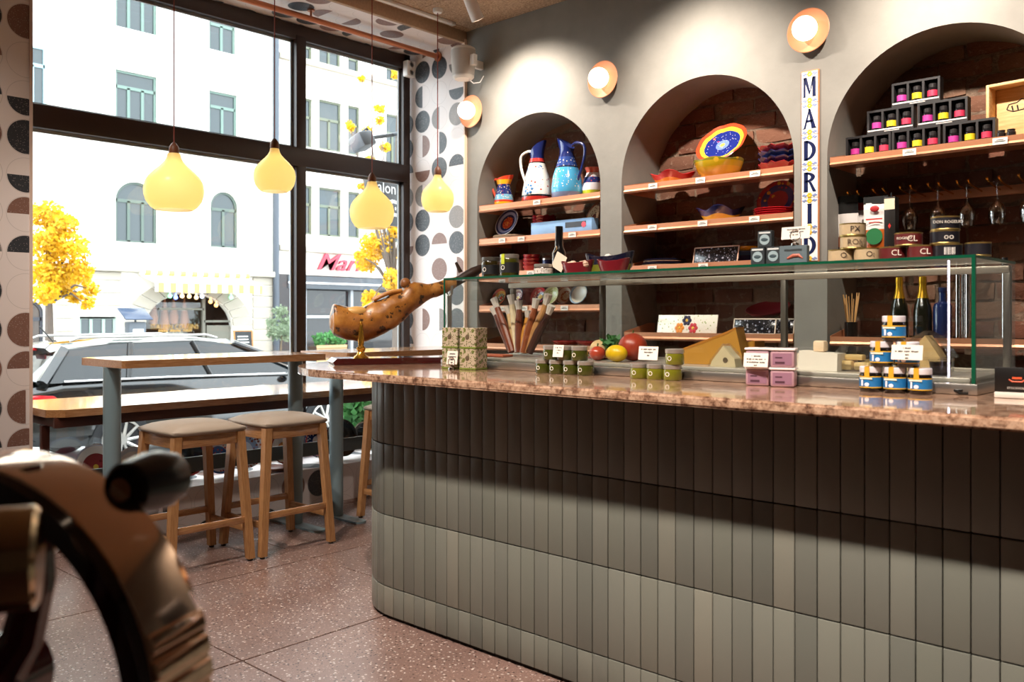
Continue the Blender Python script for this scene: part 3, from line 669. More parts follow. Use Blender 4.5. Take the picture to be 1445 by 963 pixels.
gw = fac_rect(112, 165, 447, 500); sh = fac_rect(205, 328, 414, 508); ls = fac_rect(20, 62, 424, 512)
facade_wall(A, XF, 0, YA1, ZS_, 15, [hole(r, ar) for r, c, ar in ra]+[hole(gw, 0), hole(sh, .72), hole(ls, .9)], WALLA)
for r, c, ar in ra: far_window(A, r, XF, c, ar, '5b7068' if not ar else '4a5850')
far_window(A, gw, XF, 3, 0, '8fa097', .99, False); far_window(A, ls, XF, 2, .9, '2c2f38', .7, False, glass=M('3a2c22', .1))
# mouldings
z_c = atX(117, 377, XF).z; z_d = atX(110, 187, XF).z
PW('cornice', MB().rbox(XF-.05, XF+.22, 0, YA1, z_c-.10, z_c+.10, .03), STONE, A)
PW('cornice', MB().rbox(XF-.05, XF+.16, 0, YA1, z_d-.12, z_d+.08, .03), STONE, A)
# rusticated stone courses between the openings
ops = [(gw[0]-.15, gw[1]+.15, gw[3]+.05), (sh[0]-.75, sh[1]+.75, sh[3]+.42), (ls[0]-.3, ls[1]+.3, ls[3]+.2)]
for k in range(8):
    z0 = ZS_+.12+k*.385; z1 = z0+.355
    if z1 > z_c-.1: z1 = z_c-.11
    cuts = sorted([(a, b) for a, b, t in ops if z0 < t]); y = 0.0
    for a, b in cuts+[(YA1, YA1)]:
        if a-y > .1: PW('stone_course', MB().rbox(XF, XF+.05, y, a-.01, z0, z1, .015, 1), STONE, A)
        y = b
c_, rw = (sh[0]+sh[1])/2, (sh[1]-sh[0])/2; rz_ = min(rw, (sh[3]-sh[2])*.8)*.72; zc_ = sh[3]-rz_
for k in range(13):
    a0, a1 = PI*k/13+.012, PI*(k+1)/13-.012
    q = [(c_+(rw+d)*math.cos(a), zc_+(rz_+e)*math.sin(a)) for a, d, e in ((a0, .02, .02), (a1, .02, .02), (a1, .72, .42), (a0, .72, .42))]
    PW('arch_stone', MB().prism(q, XF, XF+.06, 'x'), STONE, A)
# projecting bay at the left, rounded underneath
ye = atX(104, 187, XF+.9).y
PW('bay', MB().box(XF-.05, XF+.9, 1, ye, z_d, 15).prism([(XF, z_d)]+[(XF+.9-.9*(1-math.cos(a*PI/16)), z_d-1.7*math.sin(a*PI/16)) for a in range(9)], 1, ye, 'y'), WALLA, A)
far_window(A, fac_rect(28, 68, 62, 148, XF+1.1), XF+1.1, 2, 0, '7f9aa0', depth=.2, sill=False)
PW('downpipe', MB().cyl((XF+.15, YA1-.05, ZS_), (XF+.15, YA1-.05, 15), .11, n=12), M('3f4650', .5), A)
# shop interior behind the arch, hams and bulbs, glass with lettering
PW('shop_room', MB().box(XF-3, XF-2.9, sh[0]-1, sh[1]+1, ZS_, 3).box(XF-3, XF-.3, sh[0]-1, sh[0]-.9, ZS_, 3).box(XF-3, XF-.3, sh[1]+.9, sh[1]+1, ZS_, 3).box(XF-3, XF-.3, sh[0]-1, sh[1]+1, 2.6, 2.7), M('5a3320', .8, 0, .3, 2), A)
yd = atX(290, 0, XF).y
PW('shop_frame', MB().box(XF-.2, XF-.1, yd-.05, yd+.05, sh[2], sh[3]-.1).box(XF-.2, XF-.1, sh[0]+.5, yd, sh[3]-.55, sh[3]-.48).box(XF-.2, XF-.1, yd, sh[1], 1.15, 1.22).box(XF-.2, XF-.1, yd+.1, sh[1]-.05, sh[2], 1.05), M('6a675c', .6), A)
sg = PW('shop_glass', MB().prism(hole((sh[0], yd, sh[2], sh[3]-.3), 0), XF-.17, XF-.165, 'x'), G_WIN, A)
OUT = (PI/2, 0, PI/2)
GT = M('b08a4a', .4, .3)
def wtext(body, size, px, py, X, mat, parent, ext=.002, sx=1, sh_=0):
    p = atX(px, py, X); return text('lettering', body, size, mat, parent, Vector(p)-Vector(A.location) if parent == A else p, OUT, ext, sx, shear=sh_)
wtext('ITALIAN COUSINS', .235, 247, 461.5, XF-.15, GT, A, .002, .84)
p_ = atX(247, 467, XF-.15); m_ = MB(); print_row(m_, 0, 0, 1.1, .09, -.003, .003, 5); P('small_print', m_, GT, A, p_-Vector(A.location), (0, 0, PI/2))
p_ = atX(247, 471, XF-.15); P('script_print', MB().tube(crv([(.03*math.sin(k*1.3)*0, -.30+k*.04, .035*math.sin(k*2.3)+.02*math.sin(k*1.1)) for k in range(15)], 3), .010, 5), M('d8d2c4', .5), A, p_-Vector(A.location))
for k, (x, y, s) in enumerate([(216, 436, 1), (232, 440, 1.2), (245, 438, .9), (260, 440, 1.1)]):
    p = atX(x, y, XF-.9); O('hanging_ham', MB().lathe([(.02, -.55*s), (.12, -.5*s), (.16, -.3*s), (.1, 0), (.04, .3*s), (.015, .5*s)], 12), M('9a5a36', .6, 0, .3, 8), ['first', 'second', 'third', 'fourth'][k]+' cured ham hanging in the arched shop window, counted from the parking meter', 'ham', p, group='hams in the far shop')
for k, (x, y, c) in enumerate([(240, 418, '8fe0b0'), (248, 420, '8aa0ff'), (257, 418, 'ffd9a0'), (267, 418.5, 'ffd9a0'), (277, 420, 'ffd9a0'), (285, 418.5, 'bfd0ff'), (297, 426, 'ffb870'), (305, 431, 'ffb870'), (326, 420, '8fe0b0')]):
    p = atX(x, y, XF+.12); o = O('festoon_bulb', MB().sphere((0, 0, 0), .07, 10, 6).cyl((0, 0, .05), (0, 0, .14), .03, n=8), M(c, .4, emit=2.5), ['first', 'second', 'third', 'fourth', 'fifth', 'sixth', 'seventh', 'eighth', 'ninth'][k]+' lit festoon bulb under the striped awning, counted from the parking meter', 'bulb', p, group='festoon bulbs under the awning')
# awning
al, ar_ = atX(196, 395, XF).y, atX(345, 400, XF).y; az = atX(230, 393, XF).z
def mk_stripes():
    n = NT('awning_stripes'); sp_ = n.n('ShaderNodeSeparateXYZ'); n.put(sp_.inputs[0], n.coord('World')); f = n.m_('FRACT', n.m_('MULTIPLY', sp_.outputs[1], 2.6))
    return n.fin(n.mix(n.m_('LESS_THAN', f, .5), L('efe9dc'), L('d8ae5a')), .8)
STRIPE = mk_stripes()
aw = T('awning', 'yellow and white striped fabric awning over the arched shop window', 'awning', (XF, (al+ar_)/2, az))
PW('canopy', MB().prism([(XF+.07, az+.10), (XF+.07, az+.06), (XF+1.1, az-.20), (XF+1.1, az-.16)], al, ar_, 'y'), M('efe9dc', .8), aw)
PW('valance', MB().box(XF+1.09, XF+1.11, al, ar_, az-.46, az-.18), STRIPE, aw)
PW('roller', MB().cyl((XF+.16, al-.05, az+.17), (XF+.16, ar_+.05, az+.17), .09, n=12), STRIPE, aw)
# second house
B = T('pink_stone_building', 'pale stone house with grey green windows and dark shopfront across the street', 'building', (XF, 24, ZS_))
ys = atX(580, 0, XF).y
wbx = [(427, 441, 55, 84, 1), (450, 481, 58, 93, 2), (491, 507, 72, 102, 1), (427, 441, 139, 208, 1), (450, 482, 143, 213, 2), (491, 508, 150, 219, 1), (427, 441, 262, 331, 1), (450, 482, 266, 334, 2), (491, 508, 271, 336, 1), (545, 566, 85, 118, 2), (545, 566, 162, 232, 2), (545, 566, 278, 342, 2)]
rb = [(fac_rect(*p[:4]), p[4]) for p in wbx]; zf = atX(430, 388, XF).z
facade_wall(B, XF, YA1+.1, 36, zf, 15, [hole(r, 0) for r, c in rb], M('e2d9cf', .85, 0, .06, 1.5))
for r, c in rb: far_window(B, r, XF, c, 0, '565c4a', .62, False)
for y in (88, 352): z = atX(430, y, XF).z; PW('cornice', MB().rbox(XF-.05, XF+.18, YA1+.1, 36, z-.1, z+.1, .03), STONE, B)
PW('shopfront', MB().box(XF-.6, XF-.5, YA1+.1, 36, ZS_, zf).box(XF-.6, XF+.02, YA1+.1, YA1+.7, ZS_, zf), M('241c1e', .4, 0, .4, 1.2), B)
PW('shop_pane', MB().box(XF-.28, XF-.26, YA1+.7, 36, ZS_+.5, zf-.55), M('202022', .05), B)
PW('shop_fascia', MB().box(XF-.3, XF+.05, YA1+.5, 36, zf-.5, zf-.04), M('3a3f46', .4), B)
PW('shop_mouldings', MB().box(XF-.2, XF+.09, YA1+.5, 36, zf-.32, zf-.26).box(XF-.25, XF-.15, YA1+.5, 36, 1.3, 1.38), M('d9dbdc', .5), B)
for px in (433, 499): y = atX(px, 0, XF).y; PW('shop_post', MB().box(XF-.3, XF-.1, y-.06, y+.06, ZS_, zf-.5), M('8a8c90', .5), B)
sgn_ = T('script_sign', 'pink red script letters mounted on the pale stone above the dark shopfront', 'sign', atX(477, 372, XF+.25))
text('letters', 'Mari', .86, M('a8283e', .35), sgn_, (0, 0, 0), OUT, .05, 1.25, bold=.008, shear=.45)
# street furniture and trees
def leafcloud(name, parent, blobs, n, size, mat, seed):
    random.seed(seed); vs = []; fs = []
    tot = sum(b[3]**2 for b in blobs)
    for (x, y, z, r) in blobs:
        for _ in range(int(n*r*r/tot)):
            d = Vector((random.gauss(0, 1), random.gauss(0, 1), random.gauss(0, 1))).normalized()*(r*random.random()**.45); c = Vector((x, y, z))+Vector((d.x, d.y, d.z*.8))
            a = Vector((random.gauss(0, 1), random.gauss(0, 1), random.gauss(0, 1))).normalized(); b = a.cross(Vector((random.gauss(0, 1), random.gauss(0, 1), .3))).normalized()
            s = size*random.uniform(.6, 1.2); o = len(vs); vs += [c-a*s, c+b*s*.55, c+a*s, c-b*s*.55]; fs.append((o, o+1, o+2, o+3))
    o = P(name, MB().add(vs, fs), mat, parent, smooth=0); o['kind'] = 'stuff'; return o
def mk_leaf(name, a, b):
    n = NT(name); c = n.ramp(n.noise(n.coord('Object'), 3, 2), [(.3, a), (.7, b)]); n.fin(c, .6)
    tl = n.n('ShaderNodeBsdfTranslucent'); n.put(tl.inputs[0], c); mx = n.n('ShaderNodeMixShader'); mx.inputs[0].default_value = .4
    n.put(mx.inputs[1], n.b.outputs[0]); n.put(mx.inputs[2], tl.outputs[0]); n.put(n.out.inputs[0], mx.outputs[0]); return n.m
YLEAF = mk_leaf('yellow_leaf', 'c79a10', 'edc228'); GLEAF = mk_leaf('green_leaf', '2f6b34', '5d9a55'); OLEAF = mk_leaf('olive_leaf', '66785c', '93a286')
def tree(px, X, pxy, n, size, seed, lab, trunk_top, lean=0):
    b = atX(px, 0, X); t = T('street_tree', lab, 'tree', (X, b.y, ZS_+.1), 0, 'yellow autumn street trees')
    tt = atX(px+lean, trunk_top, X); P('trunk', MB().tube([(0, 0, 0), (0, (tt.y-b.y)*.4, (tt.z-ZS_)*.5), (.05, tt.y-b.y, tt.z-ZS_)], [.10, .075, .03], 8), M('5b5048', .9, 0, .2, 10), t)
    bl = []; random.seed(seed)
    for (x, y, r) in pxy:
        p = atX(x, y, X); s = mpp(p); bl.append((random.uniform(-.6, .6), p.y-b.y, p.z-ZS_-.1, r*s))
        P('branch', MB().tube([(.0, (tt.y-b.y)*.6, (tt.z-ZS_)*.6), (bl[-1][0]*.5, (p.y-b.y)*.6+(tt.y-b.y)*.2, (p.z-ZS_)*.5+(tt.z-ZS_)*.35), bl[-1][:3]], [.03, .02, .008], 6), M('5b5048', .9, 0, .2, 10), t)
    leafcloud('foliage', t, bl, n, size, YLEAF, seed)
tree(71, -17, [(62, 305, 26), (78, 318, 22), (55, 345, 28), (85, 352, 26), (62, 385, 28), (95, 385, 22), (112, 398, 16), (130, 408, 12), (50, 415, 20), (100, 420, 12), (108, 432, 8), (140, 424, 8), (84, 405, 18)], 4200, .055, 5, 'slender yellow leaved street tree beside the arched doorway', 340, -4)
tree(560, -15.5, [(545, 345, 26), (562, 365, 24), (536, 370, 18), (552, 398, 22), (543, 420, 15), (520, 360, 9), (525, 386, 8), (533, 432, 9), (556, 325, 16), (497, 180, 7), (520, 185, 9), (535, 170, 8), (550, 150, 9), (545, 110, 9), (530, 106, 6), (556, 205, 9), (545, 222, 8), (503, 172, 5), (515, 262, 7), (505, 258, 5)], 5200, .05, 8, 'yellow leaved street tree in front of the pink script letters', 330, -6)
car_y = 3.30
# parked estate car
XC = -10.7
cr = T('parked_car', 'dark grey estate car parked along the kerb outside the window', 'car', (XC, car_y, ZS_))
PAINT = M('0c0e10', .12, .2, coat=.8); DG = M('10161a', .03)
st = [(0, .38, .70, .72), (.05, .32, .93, .83), (.35, .28, .99, .89), (1.0, .26, .99, .91), (2.6, .25, .97, .915), (3.35, .25, .95, .91), (3.75, .25, .88, .89), (4.3, .28, .76, .84), (4.52, .33, .64, .76), (4.6, .4, .56, .66)]
vs = []; fs = []; np_ = 10
for (l, zl, zb, hw) in st:
    for (u, v) in ((-.86, 0), (-1, .18), (-1.0, .62), (-.97, .86), (-.90, 1), (.90, 1), (.97, .86), (1.0, .62), (1, .18), (.86, 0)): vs.append((u*hw, l, zl+(zb-zl)*v))
for i in range(len(st)-1):
    for k in range(np_): fs.append((i*np_+k, i*np_+(k+1) % np_, (i+1)*np_+(k+1) % np_, (i+1)*np_+k))
fs += [tuple(range(np_)), tuple((len(st)-1)*np_+k for k in range(np_))]
P('body', MB().add(vs, fs), PAINT, cr, smooth=40)
gl = [(.10, .99, .82, .16, .99), (.30, .99, .84, .42, 1.36), (.9, .99, .84, .95, 1.41), (2.0, .97, .84, 1.95, 1.43), (2.7, .96, .83, 2.45, 1.38), (3.6, .92, .80, 3.4, .97)]
vs = []; fs = []
for (l0, z0, h0, l1, z1) in gl:
    k = (z1-z0)/.44; h1 = h0-.2*min(1, max(0, k)); vs += [(-h0, l0, z0-.01), (-h1, l1, z1-.03), (-h1*.7, l1, z1), (h1*.7, l1, z1), (h1, l1, z1-.03), (h0, l0, z0-.01)]
for i in range(len(gl)-1):
    for k in range(5): fs.append((i*6+k, i*6+k+1, (i+1)*6+k+1, (i+1)*6+k))
P('windows', MB().add(vs, fs), DG, cr, smooth=40)
rv = []
for (l, z, h) in ((.30, 1.345, .60), (.45, 1.385, .63), (.95, 1.432, .65), (1.95, 1.45, .65), (2.42, 1.41, .64)):
    rv += [(-h, l, z-.045), (-h*.72, l, z), (h*.72, l, z), (h, l, z-.045)]
P('roof', MB().add(rv, [(i*4+k, i*4+k+1, i*4+k+5, i*4+k+4) for i in range(4) for k in range(3)]), PAINT, cr, smooth=60)
for s in (-1, 1):
    P('pillar', MB().tube([(s*.83, 3.55, .95), (s*.645, 2.45, 1.37)], .035, 8), PAINT, cr); P('pillar', MB().tube([(s*.835, 2.05, .98), (s*.65, 1.9, 1.39)], .03, 8), BLACK, cr)
    P('pillar', MB().tube([(s*.84, 1.05, .99), (s*.65, 1.15, 1.39)], .03, 8), BLACK, cr); P('pillar', MB().tube([(s*.83, .14, .98), (s*.66, .42, 1.33)], .06, 8), PAINT, cr)
    P('roof_rail', MB().tube([(s*.6, .5, 1.42), (s*.61, .6, 1.46), (s*.61, 2.1, 1.47), (s*.6, 2.25, 1.43)], .015, 8), STEEL, cr)
    P('window_trim', MB().tube([(s*.855, .35, .995), (s*.86, 1.5, .99), (s*.855, 3.3, .955)], .012, 6), CHROME, cr)
    P('tail_light', MB().rbox(s*.62-.22, s*.62+.24, -.0, .32, .72, .86, .04), M('b51a22', .2), cr)
    for l in (1.55, 2.55): P('door_handle', MB().rbox(s*.915-.015, s*.915+.015, l, l+.2, .80, .83, .008), CHROME, cr)
    mi_ = P('side_mirror', MB().sphere((s*1.0, 3.15, 1.02), .1, 12, 8, (1, .6, .7)), PAINT, cr)
    for l in (.94, 3.64):
        wh = P('wheel', MB().cyl((s*.70, l, .32), (s*.925, l, .32), .32, n=32), M('17171a', .8), cr)
        rm = MB()
        for k in range(10): a = k*PI/5; rm.tube([(s*.93, l+.05*math.cos(a), .32+.05*math.sin(a)), (s*.935, l+.215*math.cos(a+.1), .32+.215*math.sin(a+.1))], [.022, .016], 6)
        rm.cyl((s*.91, l, .32), (s*.945, l, .32), .05, n=14); P('rim_spokes', rm, STEEL, wh)
        P('rim', MB().lathe([(.205, 0), (.23, 0), (.23, .02), (.205, .02), (.205, 0)], 32, cap=False), STEEL, wh, (s*.922, l, .32), (0, PI/2*s, 0))
P('rear_bumper', MB().rbox(-.80, .80, -.04, .12, .36, .60, .04), M('1d2023', .4), cr)
P('number_plate', MB().rbox(-.26, .26, -.012, .02, .66, .77, .005), M('e8e8e4', .4), cr)
P('brake_light', MB().rbox(-.14, .14, .27, .33, 1.31, 1.335, .005), M('d01a22', .3), cr)
P('rear_wiper', MB().tube([(0, .12, 1.02), (.3, .16, 1.06)], .012, 6), BLACK, cr)
P('antenna', MB().tube([(0, .55, 1.40), (0, .40, 1.58)], .008, 6), BLACK, cr)
# parking meter, chairs, blackboard, olive pot, planter
def street(px, X): return Vector((X, atX(px, 0, X).y, ZS_+.12))
p = street(191, -24.2); pm = T('parking_meter', 'dark grey parking meter with solar panel on the far pavement', 'parking meter', p)
P('cabinet', MB().rbox(-.16, .16, -.24, .24, 0, 1.45, .03), M('4a5058', .5), pm); P('screen', MB().box(.161, .17, -.14, .16, .85, 1.25), M('c9d6de', .3), pm)
P('solar_panel', MB().rbox(-.3, .35, -.4, .36, -.02, .02, .008), M('38445a', .15), pm, (0, 0, 1.68), (0, .5, 0)); P('stalk', MB().cyl((0, 0, 1.45), (0, 0, 1.66), .03, n=8), M('4a5058', .5), pm)
def far_chair(px, lab):
    t = T('metal_chair', lab, 'chair', street(px, -24.6), random.uniform(-.4, .4), 'aluminium cafe chairs'); A_ = M('c9ccd0', .3, .7)
    P('seat', MB().rbox(-.22, .22, -.22, .22, .44, .46, .008), A_, t)
    P('backrest', MB().tube([(-.2, -.22, .46), (-.24, -.22, .84), (-.24, 0, .9), (-.24, .22, .84), (-.2, .22, .46)], .018, 8), A_, t)
    for (a, b) in ((-1, -1), (-1, 1), (1, -1), (1, 1)): P('leg', MB().cyl((a*.2, b*.2, .44), (a*.24, b*.24, 0), .014, n=8), A_, t)
far_chair(279, 'aluminium cafe chair nearest the arched shop door post'); far_chair(303, 'aluminium cafe chair between the other two on the far pavement'); far_chair(327, 'aluminium cafe chair next to the chalk blackboard')
bb = T('blackboard_sign', 'wood framed chalk blackboard standing outside the arched shop window', 'sign', street(346, -24.1)); 
P('board', MB().box(-.01, .01, -.28, .28, .1, 1.15), M('1d1f20', .7), bb, rot=(0, -.12, 0)); P('frame', MB().box(-.02, .02, -.32, -.28, .0, 1.19).box(-.02, .02, .28, .32, .0, 1.19).box(-.02, .02, -.28, .28, 1.15, 1.19), M('a06a34', .6), bb, rot=(0, -.12, 0))
mbx = MB(); random.seed(4)
for k in range(9): mbx.box(.0105, .012, -.2, random.uniform(.02, .2), .26+k*.09, .29+k*.09)
P('chalk_lines', mbx, M('d9d9d4', .8), bb, rot=(0, -.12, 0))
ol = T('potted_olive', 'small olive tree in a pot on the far pavement by the downpipe', 'potted tree', street(396, -24.6)); P('pot', MB().lathe([(.2, 0), (.3, .45), (.32, .5), (.28, .5), (.26, .42)], 16), M('6a625c', .8), ol)
P('trunk', MB().tube([(0, 0, .4), (.03, .02, .9), (0, 0, 1.3)], [.03, .025, .015], 8), M('6b5c4a', .9), ol); leafcloud('foliage', ol, [(0, 0, 1.35, .5), (.05, .2, 1.0, .3), (0, -.2, 1.05, .3), (0, 0, 1.75, .28)], 700, .07, OLEAF, 3)
pb = T('wooden_planter', 'slatted wooden planter with greenery outside the dark shopfront', 'planter', street(462, -24.8)); P('soil', MB().box(-.25, .25, -.6, .6, .1, .6), M('3a2c22', .9), pb)
for k in range(5): P('slat', MB().rbox(.25, .28, -.62, .62, .06+k*.12, .16+k*.12, .004, 1), M('a98a62', .7), pb)
leafcloud('foliage', pb, [(0, -.3, .8, .3), (0, .2, .85, .35), (0, .5, .75, .25)], 500, .08, GLEAF, 9)
ro = T('potted_shrub', 'bushy green shrub in a dark pot on the pavement right outside the window', 'potted plant', (-6.75, atX(517, 0, -6.75).y, ZS_+.12)); P('pot', MB().lathe([(.14, 0), (.2, .34), (.21, .36), (.18, .36), (.17, .3)], 18), M('2d2d2e', .6), ro)
leafcloud('foliage', ro, [(0, 0, .62, .28), (.05, .15, .78, .2), (0, -.15, .7, .2)], 1500, .05, GLEAF, 10)
# black hanging sign and flood light on our own house front
hs = T('hanging_sign', 'black projecting street sign with white lettering outside the window', 'sign', atX(545, 280, -7.2)); hs.rotation_euler = (0, 0, .15)
P('panel', MB().rbox(-.03, .03, -.30, .62, -.28, .30, .006), M('1b1d20', .45), hs)
P('bracket', MB().tube([(0, .2, .29), (0, .2, .42), (1.36, .0, .42)], .018, 8), BLACK, hs)
text('lettering', 'Salon', .17, M('e8e8e8', .5), hs, (.032, .12, .10), OUT, .001, 1, 'RIGHT')
for z, w_ in ((-.03, .25), (-.10, .3), (-.17, .22)): m_ = MB(); print_row(m_, 0, 0, w_, .045, -.033, -.030, int(-z*100)); P('small_print', m_, M('e8e8e8', .5), hs, (0, .12-w_/2, z), (0, 0, PI/2))
fl_ = T('flood_light', 'grey flood light on a bracket arm outside the upper window pane', 'flood light', atX(512, 196, -6.3))
P('head', MB().rbox(-.10, .08, -.09, .07, -.09, .05, .02), M('6a6f76', .45), fl_, rot=(.3, -.3, 0)); P('yoke', MB().tube([(0, -.02, .05), (0, .04, .10), (0, .11, .03)], .012, 8), M('55595f', .45), fl_)
P('arm', MB().tube([(0, .08, .02), (.0, .35, .09), (.15, .42, .12), (.43, .42, .12)], .018, 8), M('55595f', .45), fl_)
# ================================================================ SHELVES IN THE NICHES
def shelf(k, z, where, tags=()):
    xc, r = ARC[k]; a, b = xc-r+.012, xc+r-.012
    t = T('copper_shelf', 'copper coloured metal shelf with front lip, '+where, 'shelf', (xc, YB+.2, z-.035), 0, 'copper niche shelves')
    PW('deck', MB().rbox(a, b, YB+.015, YB+ND-.05, z-.014, z-.008, .001, 1), COPPER, t)
    PW('front_lip', MB().prism([(YB+.012, z-.052), (YB+.004, z-.040), (YB+.012, z-.028), (YB+.010, z), (YB+.014, z), (YB+.018, z-.036)], a, b, 'x'), COPPER, t)
    for x, s in ((a, 1), (b, -1)):
        PW('side_bracket', MB().prism([(YB+.012, z-.05), (YB+.012, z+.004), (YB+.30, z+.06), (YB+.38, z+.06), (YB+.38, z-.05)], x, x+s*.004, 'x'), COPPER, t)
    for px in tags:
        p = atY(px, 0, YB); PW('price_tag', MB().box(p.x-.034, p.x+.034, YB+.0015, YB+.0035, z-.041, z-.007).box(p.x-.024, p.x+.024, YB+.001, YB+.0016, z-.028, z-.024, 1).box(p.x-.016, p.x+.016, YB+.001, YB+.0016, z-.020, z-.017, 1), [PAPER, INK], t)
Z1 = (2.17, 1.91, 1.65, 1.39, 1.10); Z2 = (2.187, 1.914, 1.645, 1.20); Z3 = (2.203, 1.19)
for z, q, tg in zip(Z1, ('topmost in the jug niche', 'second from the top in the jug niche', 'middle one in the jug niche', 'holding tilted bowls in the jug niche', 'lowest in the jug niche'), ((757,), (708, 735, 807), (748,), (708, 739, 796), ())): shelf(0, z, q, tg)
for z, q, tg in zip(Z2, ('topmost in the plate niche', 'holding the star bowl in the plate niche', 'holding flat blue plates in the plate niche', 'lowest in the plate niche'), ((921, 988, 1065), (920, 991, 1064), (920, 992), ())): shelf(1, z, q, tg)
for z, q, tg in zip(Z3, ('carrying gift boxes in the wine glass niche', 'carrying bottles in the wine glass niche'), ((1283, 1411), ())): shelf(2, z, q, tg)
def on(px, Y, z): p = atY(px, 0, Y); return Vector((p.x, Y, z))
DK = -.0078                                       # deck top below the lip
# ---------------------------------------------------------------- jugs
def jug(name, lab, px, z, prof, mat, hs, hmat, spout, Y=YB+.17, n=28, group=None, inner=None):
    """prof: outer profile; hs=+1/-1 handle side in x; spout = lift of the pouring lip"""
    t = T(name, lab, 'jug', on(px, Y, z), 0, group); top_ = prof[-1][1]; R = prof[-1][0]
    mb = MB().lathe([(.0001, 0)]+prof+[(R-.006, top_-.002)]+[(max(.01, r-.007), zz) for r, zz in reversed(prof[1:-1])], n, cap=False)
    if spout:
        lo = prof[-3][1]
        mb.v = [(x-hs*(R*.55)*max(0, -hs*x/R)**2*max(0, (zz-lo)/(top_-lo)), y, zz+spout*max(0, (zz-lo)/(top_-lo))*(-hs*x/max(R, .001))) for x, y, zz in mb.v]
    P('body', mb, mat, t)
    if hs:
        zb, zt = top_*.38, top_*.93; rb = max(r for r, zz in prof if abs(zz-zb) < top_*.3)
        P('handle', MB().tube(crv([(hs*R*.8, 0, zt), (hs*(R+.03), 0, zt+.02), (hs*(rb*.95+.05), 0, zt-.01), (hs*(rb+.045), 0, (zb+zt)/2+.01), (hs*rb*.84, 0, zb-.03)]), .0105, 10), hmat, t)
    return t
c1 = ceramic('glaze_small_jug', 'z', 0, .24, [(0, 'e5a51c'), (.17, 'c8402a'), (.24, '6aa6c4'), (.42, '1e2a66'), (.76, 'e8a51e'), (.9, 'd2452a')], [(60, .25, 'd8d0b0', .25, .75), (42, .18, 'c23a30', .3, .75)])
jug('small_jug', 'small yellow, navy and red painted jug on the topmost niche shelf', 711, Z1[0]+DK, [(.066, 0), (.075, .015), (.078, .05), (.066, .11), (.05, .165), (.049, .18), (.062, .23)], c1, -1, M('c8452e', .2, coat=.4), .02)
c2 = ceramic('glaze_white_jug', 'z', 0, .46, [(0, '1c1c22'), (.04, 'b8322c'), (.10, '1c1c22'), (.13, 'ece6da'), (.66, '1c1c22'), (.68, 'b8322c'), (.74, '1a2354')], [(11, .34, '4a7fb0', .14, .62), (11, .16, 'c84a3c', .14, .62), (23, .17, 'b8322c', .2, .62)])
wj = jug('large_jug', 'tall white jug with navy neck, red bands and painted flowers', 758, Z1[0]+DK, [(.108, 0), (.118, .02), (.116, .08), (.094, .2), (.066, .29), (.054, .345), (.05, .37), (.056, .42)], c2, -1, M('e4ded2', .2, coat=.4), .055)
for (an, z, s, cp, n_) in ((-85, .10, 1.5, '3f78b0', 7), (-28, .255, .9, '3f78b0', 5), (-40, .13, .7, 'b8322c', 5), (-62, .21, .6, 'd9932c', 5)):
    rr_ = .116-max(0, z-.08)*.235; m = MB()
    for k in range(n_):
        q = 2*PI*k/n_; zz = z+.020*s*math.sin(q); r2 = .116-max(0, zz-.08)*.235; w_ = math.radians(an)+.020*s*math.cos(q)/rr_; m.sphere(((r2-.010*s)*math.cos(w_), (r2-.010*s)*math.sin(w_), zz), .0135*s, 10, 6)
    P('painted_flower', m, M(cp, .2, coat=.4), wj)
c3 = ceramic('glaze_blue_jug', 'z', 0, .45, [(0, '6f7fa0'), (.12, '4aa0cc'), (.52, '1a1f38'), (.55, '27407f'), (.7, '18235a')], [(48, .2, 'e4dcc0', .2, .68), (36, .12, 'c05a80', .25, .6)])
jug('large_jug', 'tall sky blue jug with dark navy neck and handle', 800, Z1[0]+DK, [(.098, 0), (.112, .02), (.116, .09), (.104, .18), (.075, .27), (.054, .34), (.05, .37), (.058, .425)], c3, 1, M('18235a', .2, coat=.4), .05)
c4 = ceramic('glaze_vase', 'z', 0, .24, [(0, 'c84028'), (.13, 'a9b52e'), (.27, 'd9dbe4'), (.5, '25306c'), (.68, 'd8d6dc'), (.82, 'b05a4a')], [(50, .25, 'c84a30', .5, 1)])
jug('flower_vase', 'small white, navy and lime banded vase beside the sky blue jug', 836, Z1[0]+DK, [(.072, 0), (.08, .02), (.08, .08), (.062, .15), (.046, .19), (.044, .205), (.058, .235)], c4, 0, None, 0, YB+.27)
# ---------------------------------------------------------------- plates and bowls
def put_dish(name, lab, px, Y, z, R, h, mat, lean=0, grp=None, wave=0, wn=8, cat='plate', flat=.55, rz=0):
    """lean: tilt towards the room (degrees from lying); the rim then stands on the shelf"""
    me = dish_mesh(name, mat, R, h, flat, wave=wave, wn=wn); a = math.radians(lean); p = on(px, Y if lean else max(Y, YB+.024+R), z)
    if lean: p.z += R*math.sin(a)+.003
    return tag(link(name, me, None, p, (a, 0, rz)), lab, cat, grp)
put_dish('painted_plate', 'navy and white plate with orange centre propped on a plate stack', 717, YB+.20, Z1[1]+DK+.032, .115, .02, ring('glaze_orange_eye', [(0, 'd2742a'), (.1, 'a83a22'), (.45, '1f2a52'), (.62, '8a94b8'), (.8, '26305c'), (.93, 'd8d8e2')], [(60, .2, 'e0b050', .1, .5)], .115), 66, flat=.6)
for k in range(3): put_dish('side_plate', ['lowest', 'middle', 'topmost'][k]+' pale cream plate of the flat stack under the orange eyed plate', 722, YB+.16, Z1[1]+DK+k*.010, .155-.004*k, .012, M('dccab4', .2, coat=.4), grp='cream plate stack', flat=.7)
